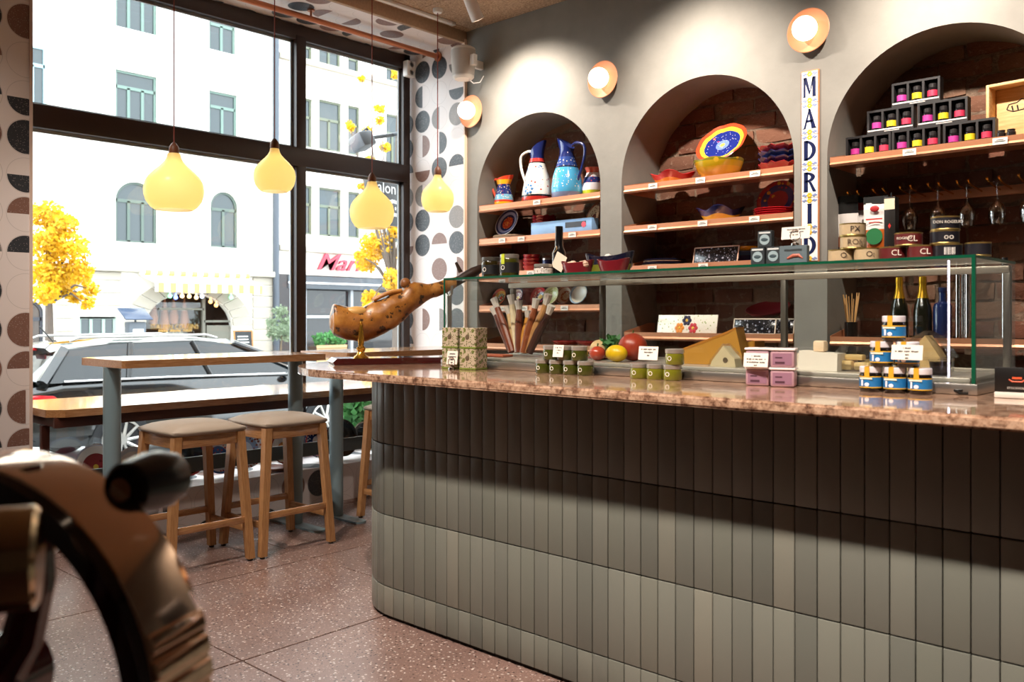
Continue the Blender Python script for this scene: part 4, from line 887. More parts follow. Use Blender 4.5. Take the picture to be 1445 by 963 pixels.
for k in range(7): put_dish('fluted_dish', ['lowest', 'second lowest', 'third lowest', 'fourth lowest', 'fifth lowest', 'sixth lowest', 'topmost'][k]+' red fluted dish of the stack beside the pale blue box', 768, YB+.28, Z1[1]+DK+k*.022, .095, .045, M('a32330', .2, coat=.5), grp='red fluted dish stack', wave=.006, wn=10, cat='dish')
bx = T('gift_box', 'long pale blue box with a small photo on the jug niche shelf', 'box', on(798, YB+.11, Z1[1]+DK)); P('carton', MB().rbox(-.30, .27, -.04, .04, 0, .105, .003), M('7fa6cf', .5, 0, .25, 9), bx)
P('picture', MB().box(.03, .22, -.0412, -.0402, .045, .085), M('2a2f38', .4), bx); P('round_mark', MB().cyl((.20, -.0402, .06), (.20, -.042, .06), .02, n=16), M('d0485a', .5), bx)
put_dish('painted_plate', 'brown and cream patterned plate leaning against the niche side', 838, YB+.30, Z1[1]+DK, .125, .02, ring('glaze_brown_lace', [(0, '7a2420'), (.35, 'd8c4a0'), (.85, '8a4a30')], [(45, .28, '7a3a28', .2, 1)], .125), 70, rz=-.5)
for k in range(4): put_dish('red_bowl', ['lowest', 'second lowest', 'third lowest', 'topmost'][k]+' small red bowl of the stack on the middle shelf', 750, YB+.15, Z1[2]+DK+k*.028, .068, .05, M('b02430', .2, coat=.5), grp='small red bowl stack', cat='bowl')
for i, (px, c) in enumerate(((703, '7a2a4a'), (724, '2a3f8a'), (733, 'c9c4c0'), (772, '27366f'))):
    t = T('spice_tin', ['plum', 'blue', 'pale', 'navy'][i]+' spice tin on the middle niche shelf', 'tin', on(px, YB+.16, Z1[2]+DK), 0, 'tins on the middle shelf'); P('can', MB().lathe([(.034, 0), (.035, .003), (.035, .085), (.034, .088)], 20), M(c, .35), t); P('lid', MB().lathe([(.036, .088), (.036, .1), (.03, .104)], 20), STEEL, t)
bw = [(707.8, .082, [(0, 'c83a2a'), (.2, '4a5a2a'), (.55, 'd9b23a'), (.8, 'c0442a')], 'yellow green bowl with a red centre'), (731.7, .082, [(0, 'e0b03a'), (.18, '7a2430'), (.7, 'c8b8b0'), (.85, '25305c')], 'dark red speckled bowl with navy rim'),
      (763, .085, [(0, 'e0b83a'), (.3, '25306a'), (.55, 'b8303a'), (.85, 'c03038')], 'red rimmed bowl with yellow and navy centre'), (781, .085, [(0, 'c9c890'), (.5, 'b2b878'), (.85, 'd5d2b0')], 'pale green bowl'), (799, .085, [(0, 'c9bfa8'), (.4, 'a8664a'), (.6, 'd8cfc0'), (.85, '9a5a40')], 'cream and brown patterned bowl'), (820, .09, [(0, 'e2dccf'), (.85, '8aa0b4')], 'white bowl with grey blue rim')]
for i, (px, R, st_, q) in enumerate(bw): put_dish('tilted_bowl', q+' tilted forward on the lower niche shelf', px, YB+(.12 if i % 2 else .17), Z1[3]+DK, R-.012, .035, ring('glaze_bowl', st_, [(70, .3, 'e8e0d0', .2, .8)], R-.012), 68, cat='bowl', grp='tilted bowls on the lower shelf')
for k in range(7): put_dish('fluted_dish', ['lowest', 'second lowest', 'third lowest', 'fourth lowest', 'fifth lowest', 'sixth lowest', 'topmost'][k]+' small red fluted dish of the stack between the tilted bowls', 747.5, YB+.20, Z1[3]+DK+k*.020, .055, .035, M('a32330', .2, coat=.5), grp='small red fluted stack', wave=.004, wn=10, cat='dish')
for k, px in enumerate((800, 835)): put_dish('red_platter', ['dark red platter on the lowest shelf beside the plaster reveal', 'dark red platter in the middle of the lowest shelf'][1-k], px, YB+.16, Z1[4]+DK, .12, .035, M('8e1f2c', .2, coat=.5))
# plate niche
def star_bowl(lab, px, Y, z, R, h, m_in, m_out, npt=4, rz=.4):
    t = T('star_bowl', lab, 'bowl', on(px, max(Y, YB+.026+R), z), rz); n = 32; vs = []
    def rr(a, R_): return R_*(1-.22*(.5-.5*math.cos(npt*a)))
    rings = [(R*.60, 0, 0), (R*.80, h*.5, .5), (R, h, 1), (R*.97, h+.003, 1), (R*.76, h*.5, .5), (R*.55, .008, 0)]
    for (q, z_, k) in rings:
        for i in range(n): a = 2*PI*i/n; r_ = q*(1-k)+rr(a, q)*k; vs.append((r_*math.cos(a), r_*math.sin(a), z_+k*.16*h*math.cos(npt*a)))
    f1 = [(j*n+i, j*n+(i+1) % n, (j+1)*n+(i+1) % n, (j+1)*n+i) for j in (0,) for i in range(n)]+[tuple(range(n))]
    f2 = [(j*n+i, j*n+(i+1) % n, (j+1)*n+(i+1) % n, (j+1)*n+i) for j in (1, 2, 3, 4) for i in range(n)]+[tuple(5*n+i for i in range(n))]
    P('lower_bowl', MB().add(vs[:2*n], f1), m_out, t); P('upper_bowl', MB().add(vs, f2), m_in, t)
star_bowl('red and orange square bowl with pointed corners on the top shelf', 949, YB+.13, Z2[0]+DK, .155, .075, M('b0282c', .2, coat=.5), M('e08a20', .2, coat=.5))
c5 = ceramic('glaze_yellow_bowl', 'z', 0, .14, [(0, 'd8a81e'), (.55, 'c9a81c'), (.8, '8a8a24'), (.93, 'c85a28')], [(12, .2, 'e2b830')])
put_dish('serving_bowl', 'deep mustard yellow serving bowl with orange rim on the top shelf', 1014, YB+.16, Z2[0]+DK, .16, .125, c5, cat='bowl', wave=.006, wn=5, flat=.42)
c6 = ring('glaze_blue_sun', [(0, 'd8b85a'), (.10, '6f88c8'), (.26, '1f2c7c'), (.70, 'e8c43a'), (.85, 'cf4a2a')], [(17, .16, 'b83a5a', .3, .66), (17, .07, 'e8c43a', .3, .66), (60, .16, 'd8dcea', .1, .66)], .175)
o = put_dish('painted_platter', 'large blue flowered plate with yellow and red rim leaning over the mustard bowl', 1020, YB+.27, Z2[0]+DK+.10, .175, .03, c6, 52, wave=.003, wn=9, flat=.6)
for k, c in enumerate(('a8242e', '1f2a5e', '2a3568', 'b02a30')): put_dish('fluted_dish', ['lower red', 'lower navy', 'upper navy', 'upper red'][k]+' fluted dish in the top shelf stack', 1102, YB+.17, Z2[0]+DK+k*.034, .135, .05, M(c, .2, coat=.5), grp='red and navy fluted stack', wave=.008, wn=12, cat='dish')
star_bowl('navy and yellow square bowl with pointed corners on the second shelf', 1017, YB+.14, Z2[1]+DK, .155, .085, M('1c2250', .2, coat=.5), M('dcae26', .2, coat=.5))
for k in range(4): put_dish('red_plate', ['lowest', 'second lowest', 'third lowest', 'topmost'][k]+' bright red plate of the flat stack on the second shelf', 1092, YB+.15, Z2[1]+DK+k*.013, .122, .014, M('b8262e', .2, coat=.5), grp='red plate stack', flat=.7)
put_dish('painted_platter', 'red, navy and yellow patched plate leaning behind the red plates', 1098, YB+.335, Z2[1]+DK, .135, .02, ring('glaze_patchwork', [(0, '8a2228'), (.5, '25305c'), (.8, '8e2a2a')], [(20, .25, 'c89a2a'), (26, .2, 'a82a30')], .135), 68)
for k in range(4): put_dish('blue_plate', ['lowest cream', 'lower dark blue', 'upper cream', 'topmost dark blue'][k]+' plate of the flat stack on the third shelf', 938, YB+.17, Z2[2]+DK+k*.012, .165-.008*k, .012, M('1f2446' if k % 2 else 'b99a82', .2, coat=.5), grp='blue plate stack', flat=.7)
BLKP = ceramic('glaze_black_flowers', 'z', -1, 1, [(0, '1a1a20')], [(40, .28, '8a8a96'), (48, .14, '1a1a20'), (90, .16, 'a8a0a0')])
def tray(lab, px, Y, z, wd, ht, mat, rim, lean=.25, rz=0):
    t = T('ceramic_tray', lab, 'tray', on(px, Y, z), rz); r_ = (-lean, 0, 0)
    P('panel', MB().rbox(-wd/2, wd/2, -.006, .006, .002, ht, .003), mat, t, rot=r_); e = .006
    P('rim', MB().box(-wd/2, wd/2, -.009, -.005, .002, .002+e).box(-wd/2, wd/2, -.009, -.005, ht-e, ht).box(-wd/2, -wd/2+e, -.009, -.005, 0.002, ht).box(wd/2-e, wd/2, -.009, -.005, .002, ht), rim, t, rot=r_)
tray('black tray with white flower print propped on the third shelf', 1009, YB+.10, Z2[2]+DK, .32, .115, BLKP, M('cfa890', .4))
for k, c in enumerate(('25305c', '3a5a8a', 'd8a828')): put_dish('oval_dish', ['navy', 'blue', 'yellow'][k]+' dish in the stack behind the black tray', 1050, YB+.265, Z2[2]+DK+k*.03, .105, .05, M(c, .2, coat=.5), grp='navy blue yellow dish stack', cat='dish')
FLW = ceramic('glaze_flower_tile', 'z', -1, 1, [(0, 'ece4d8')], [(40, .2, '9aa86a'), (60, .15, 'c9a890')])
ft = T('flower_tile', 'white tile plaque with painted flowers seen through the glass case', 'tile', on(968, YB+.06, Z2[3]+DK), 0); FR = (-.2, 0, 0)
P('panel', MB().rbox(-.22, .22, -.005, .005, .003, .125, .003), FLW, ft, rot=FR)
for (x, z, c) in ((.0, .088, '2a2440'), (-.05, .038, 'd8842a'), (.05, .038, 'b8303a')):
    m_ = MB()
    for a in range(6): m_.sphere((x+.022*math.cos(a*PI/3), -.006, z+.022*math.sin(a*PI/3)), .014, 10, 5, (1, .15, 1))
    P('flower', m_, M(c, .3), ft, rot=FR); P('flower_eye', MB().sphere((x, -.008, z), .010, 8, 5, (1, .2, 1)), M('e0b040', .3), ft, rot=FR)
for k in range(3): tray(['front', 'middle', 'rear'][k]+' black patterned tray of the row seen through the glass case', 1064+k*13, YB+.05+k*.05, Z2[3]+DK, .28, .10, BLKP, M('d8c8b8', .4), .2)
put_dish('red_platter', 'red and gold platter lying behind the black patterned trays', 1085, YB+.32, Z2[3]+DK+.08, .14, .04, M('8e2430', .3), 20)
# ================================================================ WINE GLASS NICHE
def gift_set(x, y, z, lab):
    t = T('jar_gift_box', lab, 'gift box', (x, y, z), 0, 'three jar gift boxes'); K = M('1b191a', .55, 0, .1, 40)
    w, h, d = .125, .13, .03
    P('carton', MB().box(-w, w, -d, d, 0, .012).box(-w, w, -d, d, h-.012, h).box(-w, -w+.012, -d, d, .012, h-.012).box(w-.012, w, -d, d, .012, h-.012).box(-w+.012, w-.012, d-.004, d, .012, h-.012).box(-.046, -.034, -d, d-.004, .012, h-.012).box(.034, .046, -d, d-.004, .012, h-.012), K, t)
    P('name_strip', MB().box(-w+.004, w-.004, -d-.0008, -d, .013, .021), M('cfc9c4', .5), t)
    P('print', MB().box(-.03, .05, -d-.0008, -d, .004, .009), M('b9b4b0', .5), t)
    for k, c in enumerate(('b8328a', 'd8c020', 'c83250')):
        j = P('jar', MB().lathe([(.024, 0), (.026, .004), (.026, .058), (.02, .066)], 16), M('161214', .2), t, (-.08+.08*k, -.002, .0125))
        P('lid', MB().lathe([(.021, .066), (.021, .084), (.018, .088)], 16), M('232020', .35), j)
        P('label', MB().cyl((0, 0, .018), (0, 0, .05), .0268, n=16), M(c, .5), j)
gz = Z3[0]+DK; gy = YB+.14
for (x, r_, lab) in ((-1.865, 0, 'black three jar gift box at the reveal end of the bottom row'), (-1.605, 0, 'black three jar gift box in the middle of the bottom row'), (-1.345, 0, 'black three jar gift box next to the pine crate'), (-1.745, 1, 'black three jar gift box in the second row nearer the reveal'), (-1.475, 1, 'black three jar gift box in the second row nearer the pine crate'), (-1.61, 2, 'black three jar gift box on top of the pile')):
    gift_set(x, gy-(.012 if r_ == 0 and x == -1.605 else 0), gz+r_*.1305, lab)
pc = T('pine_crate', 'open pale pine crate with black print leaning in the wine glass niche', 'crate', (-1.105, YB+.22, gz), -.1)
P('panel', MB().rbox(-.155, .14, .03, .042, 0, .30, .002), PINE, pc)
for (a, b, z0, z1) in ((-.17, -.155, 0, .315), (.14, .155, 0, .315)): P('side_board', MB().rbox(a, b, -.06, .042, z0, z1, .002), PINE, pc)
P('top_board', MB().rbox(-.155, .14, -.06, .042, .30, .315, .002), PINE, pc); P('bottom_board', MB().rbox(-.155, .14, -.06, .03, 0, .012, .002), PINE, pc)
P('printed_mark', MB().tube([(-.10, .029, .19), (-.09, .029, .215), (-.05, .029, .22), (-.03, .029, .235), (.0, .029, .225), (.005, .029, .20), (-.02, .029, .18), (-.07, .029, .175), (-.10, .029, .19)], .0025, 6).tube([(-.075, .029, .205), (-.07, .029, .18)], .004, 6).tube([(-.05, .029, .205), (-.045, .029, .18)], .004, 6), INK, pc)
text('printed_letter', 'Pe', .085, INK, pc, (.05, .0285, .20), FACE, .0005)
for k in range(2): O('small_jar', MB().lathe([(.02, 0), (.022, .003), (.022, .035), (.018, .04), (.019, .05)], 14), M('2a2422', .25), ['dark little jar', 'second dark little jar'][k]+' standing in front of the pine crate', 'jar', on(1413+k*14, YB+.08, gz), group='little jars before the crate')
rk = T('glass_rack', 'copper rail with pairs of brass pegs holding wine glasses upside down', 'rack', (-1.44, YB+.3, 1.98))
PW('rail', MB().rbox(-2.03, -.85, YB+ND-.06, YB+ND-.035, 1.955, 2.005, .003), COPPER, rk)
PEG = [x for k in range(8) for x in (-1.985+k*.145, -1.93+k*.145)]
for x in PEG: PW('peg', MB().tube([(x, YB+ND-.055, 1.985), (x, YB+.18, 1.995), (x, YB+.125, 2.01), (x, YB+.118, 2.02)], [.005, .005, .006, .007], 8), GOLD, rk)
for k, lab in zip(range(2, 8), ('beside the hanging bags', 'second along from the hanging bags', 'over the stacked red tins', 'over the black tins', 'by the bent tap', 'at the end of the peg rail')):
    x = -1.9575+k*.145; t = T('wine_glass', 'clear wine glass hanging upside down '+lab, 'glass', (x, YB+.2, 2.0), 0, 'hanging wine glasses')
    P('foot', MB().lathe([(.0001, .004), (.034, .003), (.035, .0015), (.034, 0), (.006, -.004)], 24, cap=False), G_WINE, t)
    P('stem', MB().lathe([(.006, -.004), (.0035, -.02), (.0035, -.085), (.008, -.095)], 12, cap=False), G_WINE, t)
    P('bowl', MB().lathe([(.008, -.095), (.03, -.115), (.043, -.145), (.042, -.18), (.034, -.215), (.033, -.215), (.041, -.18), (.0418, -.145), (.029, -.117), (.0001, -.1)], 24, cap=False), G_WINE, t)
# hanging bags on the first pegs
def bag(px, w, z1, z0, Y, parts, lab, top='101010'):
    t = T('food_bag', lab, 'food bag', on(px, Y, z0), 0, 'bags on the first pegs'); h = z1-z0
    me = MB(); n = 7; vs = []; fs = []
    for j in range(9):
        for i in range(n):
            u = i/(n-1)*2-1; v = j/8; b = .022*(1-u*u)**.5*math.sin(PI*min(1, v*1.15)*.92+.1)
            vs.append((u*w/2, -b+.003*math.sin(7*v+3*u), v*h))
    o = len(vs); vs += [(x, -y*.6, z) for x, y, z in vs]
    for q in (0, o): fs += [(q+j*n+i, q+j*n+i+1, q+(j+1)*n+i+1, q+(j+1)*n+i) for j in range(8) for i in range(n-1)]
    P('pouch', MB().add(vs, fs), ceramic('pouch', 'z', 0, h, parts, None, .3), t, smooth=60)
    P('header', MB().box(-w/2, w/2, -.004, .004, h-.005, h+.035), M(top, .5), t); return t
bag(1197, .115, 1.965, 1.62, YB+.16, [(0, '2a1a14'), (.25, '8a4a2a'), (.42, 'e6e0da'), (.8, '1b1b1b')], 'clear bag with white label hanging on the first peg pair')
bag(1216, .10, 1.965, 1.64, YB+.22, [(0, '2a1a14'), (.3, '6a3a2a'), (.45, 'ded8d2'), (.85, 'b82a2a')], 'white labelled bag tucked behind the chorizo bag')
cb = bag(1236, .135, 1.94, 1.58, YB+.12, [(0, 'b5591c'), (.58, 'd9d4ce'), (.9, 'ece8e4')], 'large bag of orange chorizo with round green label')
P('green_label', MB().cyl((0, -.026, .17), (0, -.028, .17), .046, n=24), M('1f6b3a', .5), cb); P('red_mark', MB().sphere((0, -.020, .325), .02, 12, 6, (1.3, .2, .9)), M('a81f24', .5), cb)
P('red_print', MB().box(-.045, .045, -.0275, -.0265, .262, .27).box(-.03, .03, -.0275, -.0265, .245, .25), M('b8322c', .5), cb)
db = O('diamond_carton', MB().rbox(-.03, .03, -.03, .03, 0, .36, .003), M('17130f', .4), 'narrow black carton with red diamonds behind the chorizo bag', 'carton', on(1258, YB+.1, 1.60))
for k, (x, z) in enumerate(((-.012, .04), (.012, .04), (0, .075), (.0, .2))): P('red_diamond', MB().prism([(x-.008, z), (x, z-.016), (x+.008, z), (x, z+.016)], -.0312, -.0301, 'y'), M('c8322c', .4), db)
P('hang_card', MB().box(-.028, .028, -.032, -.030, .29, .35), M('e2d2b4', .5), db); P('hang_loop', MB().cyl((0, 0, .36), (0, 0, .385), .004, n=6), BLACK, db)
# bottles on the lower shelf
def bottle(px, Y, z, s, col, foil, lab, foil_h=.09):
    t = T('bottle', lab, 'bottle', on(px, Y, z), 0)
    P('glass_body', MB().lathe([(.0001, 0), (.040*s, 0), (.043*s, .008*s), (.043*s, .13*s), (.038*s, .165*s), (.02*s, .225*s), (.0155*s, .26*s), (.0155*s, .30*s), (.0001, .302*s)], 24), M(col, .08, coat=.5), t)
    if foil: P('foil', MB().lathe([(.0285*s, .20*s), (.0215*s, .226*s), (.0172*s, .262*s), (.018*s, .275*s), (.019*s, .285*s), (.0175*s, .305*s), (.0001, .309*s)], 20), M(foil, .25, .8), t)
bottle(1269, YB+.13, Z3[1]+DK, 1.1, '15170f', 'd8a62e', 'dark champagne bottle with gold foil nearer the steel tubes gap')
bottle(1302, YB+.13, Z3[1]+DK, 1.1, '15170f', 'd8a62e', 'dark champagne bottle with gold foil beside the cobalt bottle')
t = T('bottle', 'square shouldered cobalt blue bottle on the lower niche shelf', 'bottle', on(1330, YB+.14, Z3[1]+DK)); P('glass_body', MB().lathe([(.0001, 0), (.045, 0), (.047, .006), (.047, .17), (.04, .19), (.02, .2), (.018, .215), (.018, .25), (.0001, .25)], 24), M('16244f', .06, coat=.5), t); P('stopper', MB().lathe([(.019, .25), (.021, .255), (.021, .275), (.0001, .277)], 16), M('1d2a55', .3), t)
t = T('steel_tubes', 'upright bundle of stainless tubes on the lower niche shelf', 'tubes', on(1362, YB+.12, Z3[1]+DK))
for k in range(4): P('tube', MB().cyl((-.036+.024*k, .01*(k % 2), 0), (-.036+.024*k, .01*(k % 2), .36), .011, n=14), CHROME, t)
t = T('bar_tap', 'chrome bent bar tap behind the LED strip end of the glass case', 'tap', on(1418, YB+.10, Z3[1]+DK)); P('column', MB().cyl((0, 0, 0), (0, 0, .34), .016, n=16), CHROME, t); P('spout', MB().tube([(0, 0, .33), (-.03, -.01, .37), (-.09, -.02, .37), (-.11, -.02, .40), (-.11, -.02, .43)], .011, 10), CHROME, t); P('handle', MB().lathe([(.012, .34), (.018, .36), (.014, .42)], 14), BLACK, t)
t = T('skewer_jar', 'bundle of wooden skewers standing in a dark glass jar', 'skewers', on(1201, YB+.1, Z3[1]+DK)); P('jar', MB().lathe([(.0001, 0), (.035, 0), (.036, .09), (.034, .09), (.033, .005)], 18), M('1a1614', .15), t)
random.seed(12)
for k in range(14): a = random.uniform(0, 2*PI); P('skewer', MB().cyl((.01*math.cos(a), .01*math.sin(a), .008), (.045*math.cos(a), .03*math.sin(a), .24+random.uniform(-.02, .02)), .0028, n=6), M('c99a62', .6), t)
# ================================================================ ON TOP OF THE GLASS CASE
GYT = 2.90
def small_jar(px, z, r, h, body, lidm, lab, label=None, Y=GYT, mark=None, grp=None, seal=None, x=None):
    p = on(px, Y, z) if x is None else Vector((x, Y, z))
    t = T('preserve_jar', lab, 'jar', p, 0, grp); lh = min(.018, h*.28)
    P('glass_body', MB().lathe([(.0001, 0), (r*.93, 0), (r, .005), (r, h-lh-.008), (r*.93, h-lh-.001), (.0001, h-lh-.001)], 22), body, t)
    P('lid', MB().lathe([(r*.97, h-lh), (r*.985, h-lh+.002), (r*.985, h-.002), (r*.93, h), (.0001, h)], 22), lidm, t)
    if label is not None: P('label', MB().lathe([(r*1.012, h*.16), (r*1.012, h*.62)], 22, cap=False), label, t)
    if seal is not None: P('paper_seal', MB().box(-r*.22, r*.22, -r*1.02, -r*.985, h*.55, h-.001).box(-r*.22, r*.22, -r*1.0, 0, h, h+.0008), seal, t)
    if mark: text('label_print', mark, r*.7, PAPER, t, (0, -r*1.02, h*.38), FACE, .0003)
    return t
HONEY = M('2a2108', .12, coat=.5); OLIVE = M('3d3d0e', .12, coat=.5); LIDS = M('a9a49c', .3, .6); KLAB = M('141416', .45)
small_jar(693, ZG, .043, .094, HONEY, M('5a5650', .35, .5), 'dark preserve jar with black label at the corner of the case lid', KLAB, mark='O')
small_jar(719, ZG, .043, .098, OLIVE, LIDS, 'olive green preserve jar with lime paper seal on the case lid', KLAB, mark='O', Y=2.86, seal=M('b8c42a', .6))
small_jar(767, ZG, .042, .05, M('4a3424', .2, coat=.4), LIDS, 'low preserve jar with patterned label beside the tagged bottle', ceramic('jar_pattern', 'z', -1, 1, [(0, 'd8d0c8')], [(150, .3, '5a3a30')]))
t = T('tagged_bottle', 'slim black bottle with a paper tag tied round its neck', 'bottle', on(789, 2.95, ZG)); P('glass_body', MB().lathe([(.0001, 0), (.028, 0), (.03, .005), (.03, .10), (.018, .125), (.0165, .215), (.0001, .216)], 20), M('121012', .12, coat=.5), t)
P('paper_tag', MB().box(-.032, .03, -.036, -.034, .03, .10), M('e2cdb8', .7), t, rot=(0, .5, 0)); P('tag_string', MB().tube([(0, -.02, .128), (.012, -.028, .115), (.0, -.034, .10)], .0015, 5), M('b9956a', .8), t)
def boat(px, z, ln, wd, h, mat, lab, Y, fill=None, rz=0):
    t = T('boat_dish', lab, 'dish', on(px, Y, z), rz); n = 28; vs = []
    for (k, z_) in ((.78, 0), (.91, h*.5), (1, h), (.965, h+.001), (.87, h*.5), (.74, .007)):
        for i in range(n):
            a = 2*PI*i/n; c, s_ = math.cos(a), math.sin(a); vs.append((ln/2*k*c, wd/2*k*s_, z_+(h*.28*abs(c)**3 if z_ > h*.4 else 0)))
    P('bowl', MB().add(vs, [(j*n+i, j*n+(i+1) % n, (j+1)*n+(i+1) % n, (j+1)*n+i) for j in range(5) for i in range(n)]+[tuple(range(n)), tuple(5*n+i for i in range(n))]), mat, t, smooth=60)
    if fill: fill(t)
    return t
def nuts(t):
    random.seed(31)
    for k in range(16): P('wrapped_sweet', MB().sphere((random.uniform(-.055, .055), random.uniform(-.022, .022), .032+random.uniform(0, .012)), .013, 8, 6, (1.3, .9, .8)), M('d9b49c', .5, 0, .15, 40), t)
def paper(t):
    random.seed(33)
    for k in range(3): P('crumpled_paper', MB().sphere((-.02+.04*k, 0, .065), .022, 7, 5, (1, .8, 1)), M('e6ddd4', .7), t, rot=(.3*k, .2, .5*k), smooth=0)
RDISH = M('6e1a22', .18, coat=.5)
boat(815, ZG, .165, .085, .042, RDISH, 'dark red oval dish of wrapped sweets next to the tagged bottle', 2.85, nuts)
boat(866, ZG, .155, .085, .042, RDISH, 'empty dark red oval dish in front of the navy boat dish', 2.85)
boat(860, ZG, .25, .10, .075, ceramic('glaze_navy_olive', 'z', 0, .10, [(0, '6a6a1c'), (.42, '17182c')]), 'navy and olive boat shaped dish holding crumpled paper', 3.02, paper)
def sardine(px, z, Y, lab, face=1, h=.058, w=.05):
    t = T('tin_carton', lab, 'carton', on(px, Y, z), .05, 'dark tin cartons on the case lid'); P('carton', MB().rbox(-w/2, w/2, -.012, .012, 0, h, .0015, 1), M('2b3236', .45), t)
    P('round_emblem', MB().cyl((0, -.0122, h*.45), (0, -.0132, h*.45), w*.36, n=20), M('8fa3a8', .45), t); P('fish_print', MB().sphere((0, -.0135, h*.45), w*.26, 10, 5, (1, .05, .5)), M('3a4a50', .4), t); P('name_print', MB().box(-w*.4, w*.4, -.0132, -.0121, h*.82, h*.92), M('c9cdcc', .5), t)
sardine(1071, ZG, 2.80, 'dark tin carton with round fish emblem nearest the black tray'); sardine(1093, ZG, 2.80, 'dark tin carton with round fish emblem in the middle of the row')
sc_ = T('tin_carton', 'wide grey tin carton with a prawn picture on the case lid', 'carton', on(1121, 2.80, ZG), .05, 'dark tin cartons on the case lid'); P('carton', MB().rbox(-.047, .047, -.012, .012, 0, .058, .0015, 1), M('5c6a70', .45), sc_); P('prawn_print', MB().tube([(-.02, -.0125, .015), (.0, -.0125, .024), (.02, -.0125, .025), (.033, -.0125, .014)], [.003, .006, .006, .002], 6), M('b5604a', .5), sc_); P('name_print', MB().box(-.03, .03, -.0132, -.0121, .04, .046), M('2d3436', .5), sc_)
sardine(1081, ZG+.0585, 2.80, 'dark tin carton standing on top of the carton row', h=.056)
def card(p, w, h, lines, lab, rz=0, stand=True, tilt=-.15):
    t = T('price_card', lab, 'price card', p, rz, 'white price cards'); z0 = .012
    if stand == 'ring':
        P('clip_foot', MB().lathe([(.014, 0), (.012, .008), (.003, .014)], 16), CHROME, t); P('clip_ring', MB().tube([(.018*math.cos(a*PI/8), 0, .034+.018*math.sin(a*PI/8)) for a in range(17)], .0016, 6), CHROME, t); z0 = .022
    P('card', MB().rbox(-w/2, w/2, -.003, -.001, z0, z0+h, .0004, 1), PAPER, t, rot=(tilt, 0, 0))
    m = MB()
    for k, s in enumerate(lines): print_row(m, 0, z0+h*(.78-.22*k), w*s, h*.12, -.0036, -.0031, k+len(lab))
    P('card_print', m, INK, t, rot=(tilt, 0, 0))
    return t
card(on(1122, 2.80, ZG+.0585), .10, .042, [.62, .5, .2], 'white price card in a ring clip on the dark cartons', .0, 'ring')
def tin(px, z, r, h, side, lab, word=None, wc='e8dccf', Y=2.88, x=None, word2=None):
    p = on(px, Y, z) if x is None else Vector((x, Y, z)); t = T('food_tin', lab, 'tin', p, .45, 'round food tins on the case lid')
    P('can', MB().lathe([(.0001, 0), (r, 0), (r, .003), (r*.985, .004), (r*.985, h-.004), (r, h-.003), (r, h), (r*.94, h-.001), (r*.94, h-.003), (.0001, h-.003)], 28, cap=False), M('b39a5c', .3, .8), t)
    P('label', MB().lathe([(r*.992, .0045), (r*.992, h-.0045)], 28, cap=False), side, t)
    if word: text('label_print', word, h*.62, M(wc, .5), t, (r*.12, -r*1.0, h*.5), FACE, .001, 1)
    if word2: text('label_print', word2, h*.26, M(wc, .5), t, (-r*.42, -r*.93, h*.55), (PI/2, 0, -.42), .001, 1)
BEI = M('b9a27e', .5, 0, .15, 60); REDL = M('5e1c1c', .4, 0, .2, 20); BLL = M('1c1a20', .35, 0, .3, 20)
th, tr2 = .0415, .0415
for (px, k, m_, w_, wc, lab, w2) in ((1187, 0, BEI, 'O', '4a3a2c', 'beige round tin at the reveal end of the bottom tin row', None), (1224, 0, BEI, 'O:', '4a3a2c', 'beige round tin next to the red tins in the bottom row', None), (1204, 1, BEI, 'ROSI', '6a5844', 'beige round tin with cursive name in the middle layer', None), (1203, 2, BEI, 'PX', '2a1d18', 'beige round tin lettered PX on top of the pile', None),
    (1260, 0, REDL, 'CL', 'e6d8c8', 'dark red tin lettered CL in the bottom row next to the beige tins', None), (1300, 0, REDL, 'CL', 'e6d8c8', 'dark red tin lettered CL in the bottom row next to the black tins', None), (1282, 1, REDL, 'CL', 'e6d8c8', 'dark red tin lettered CL on the second layer', 'ROGELIO'), (1337, 0, BLL, None, 'd8d0c4', 'black tin with a barcode in the bottom row', None), (1333, 1, BLL, 'oo', 'd8d0c4', 'black tin with round seals on the second layer', None), (1334, 2, BLL, None, 'd8d0c4', 'black tin lettered DON ROGELIO on top', None)):
    tin(px, ZG+k*(th+.0005), tr2, th, m_, lab, w_, wc, word2=w2)
    if 'DON ROGELIO' in lab: text('label_print', 'DON ROGELIO', .012, M('d8d0c4', .5), [o for o in bpy.data.objects if o.get('label') == lab][0], (0, -tr2*1.01, th*.55), FACE, .001)
    if 'barcode' in lab:
        q = [o for o in bpy.data.objects if o.get('label') == lab][0]; m_ = MB()
        for i in range(9): m_.box(-.016+i*.0036, -.016+i*.0036+(.0012 if i % 3 else .0022), -tr2*1.012, -tr2*.97, .008, .03)
        P('barcode', m_, M('e8e2da', .6), q)
tin(1380, ZG, .036, th, BLL, 'black tin leaning at the lid corner past the barcode tin')
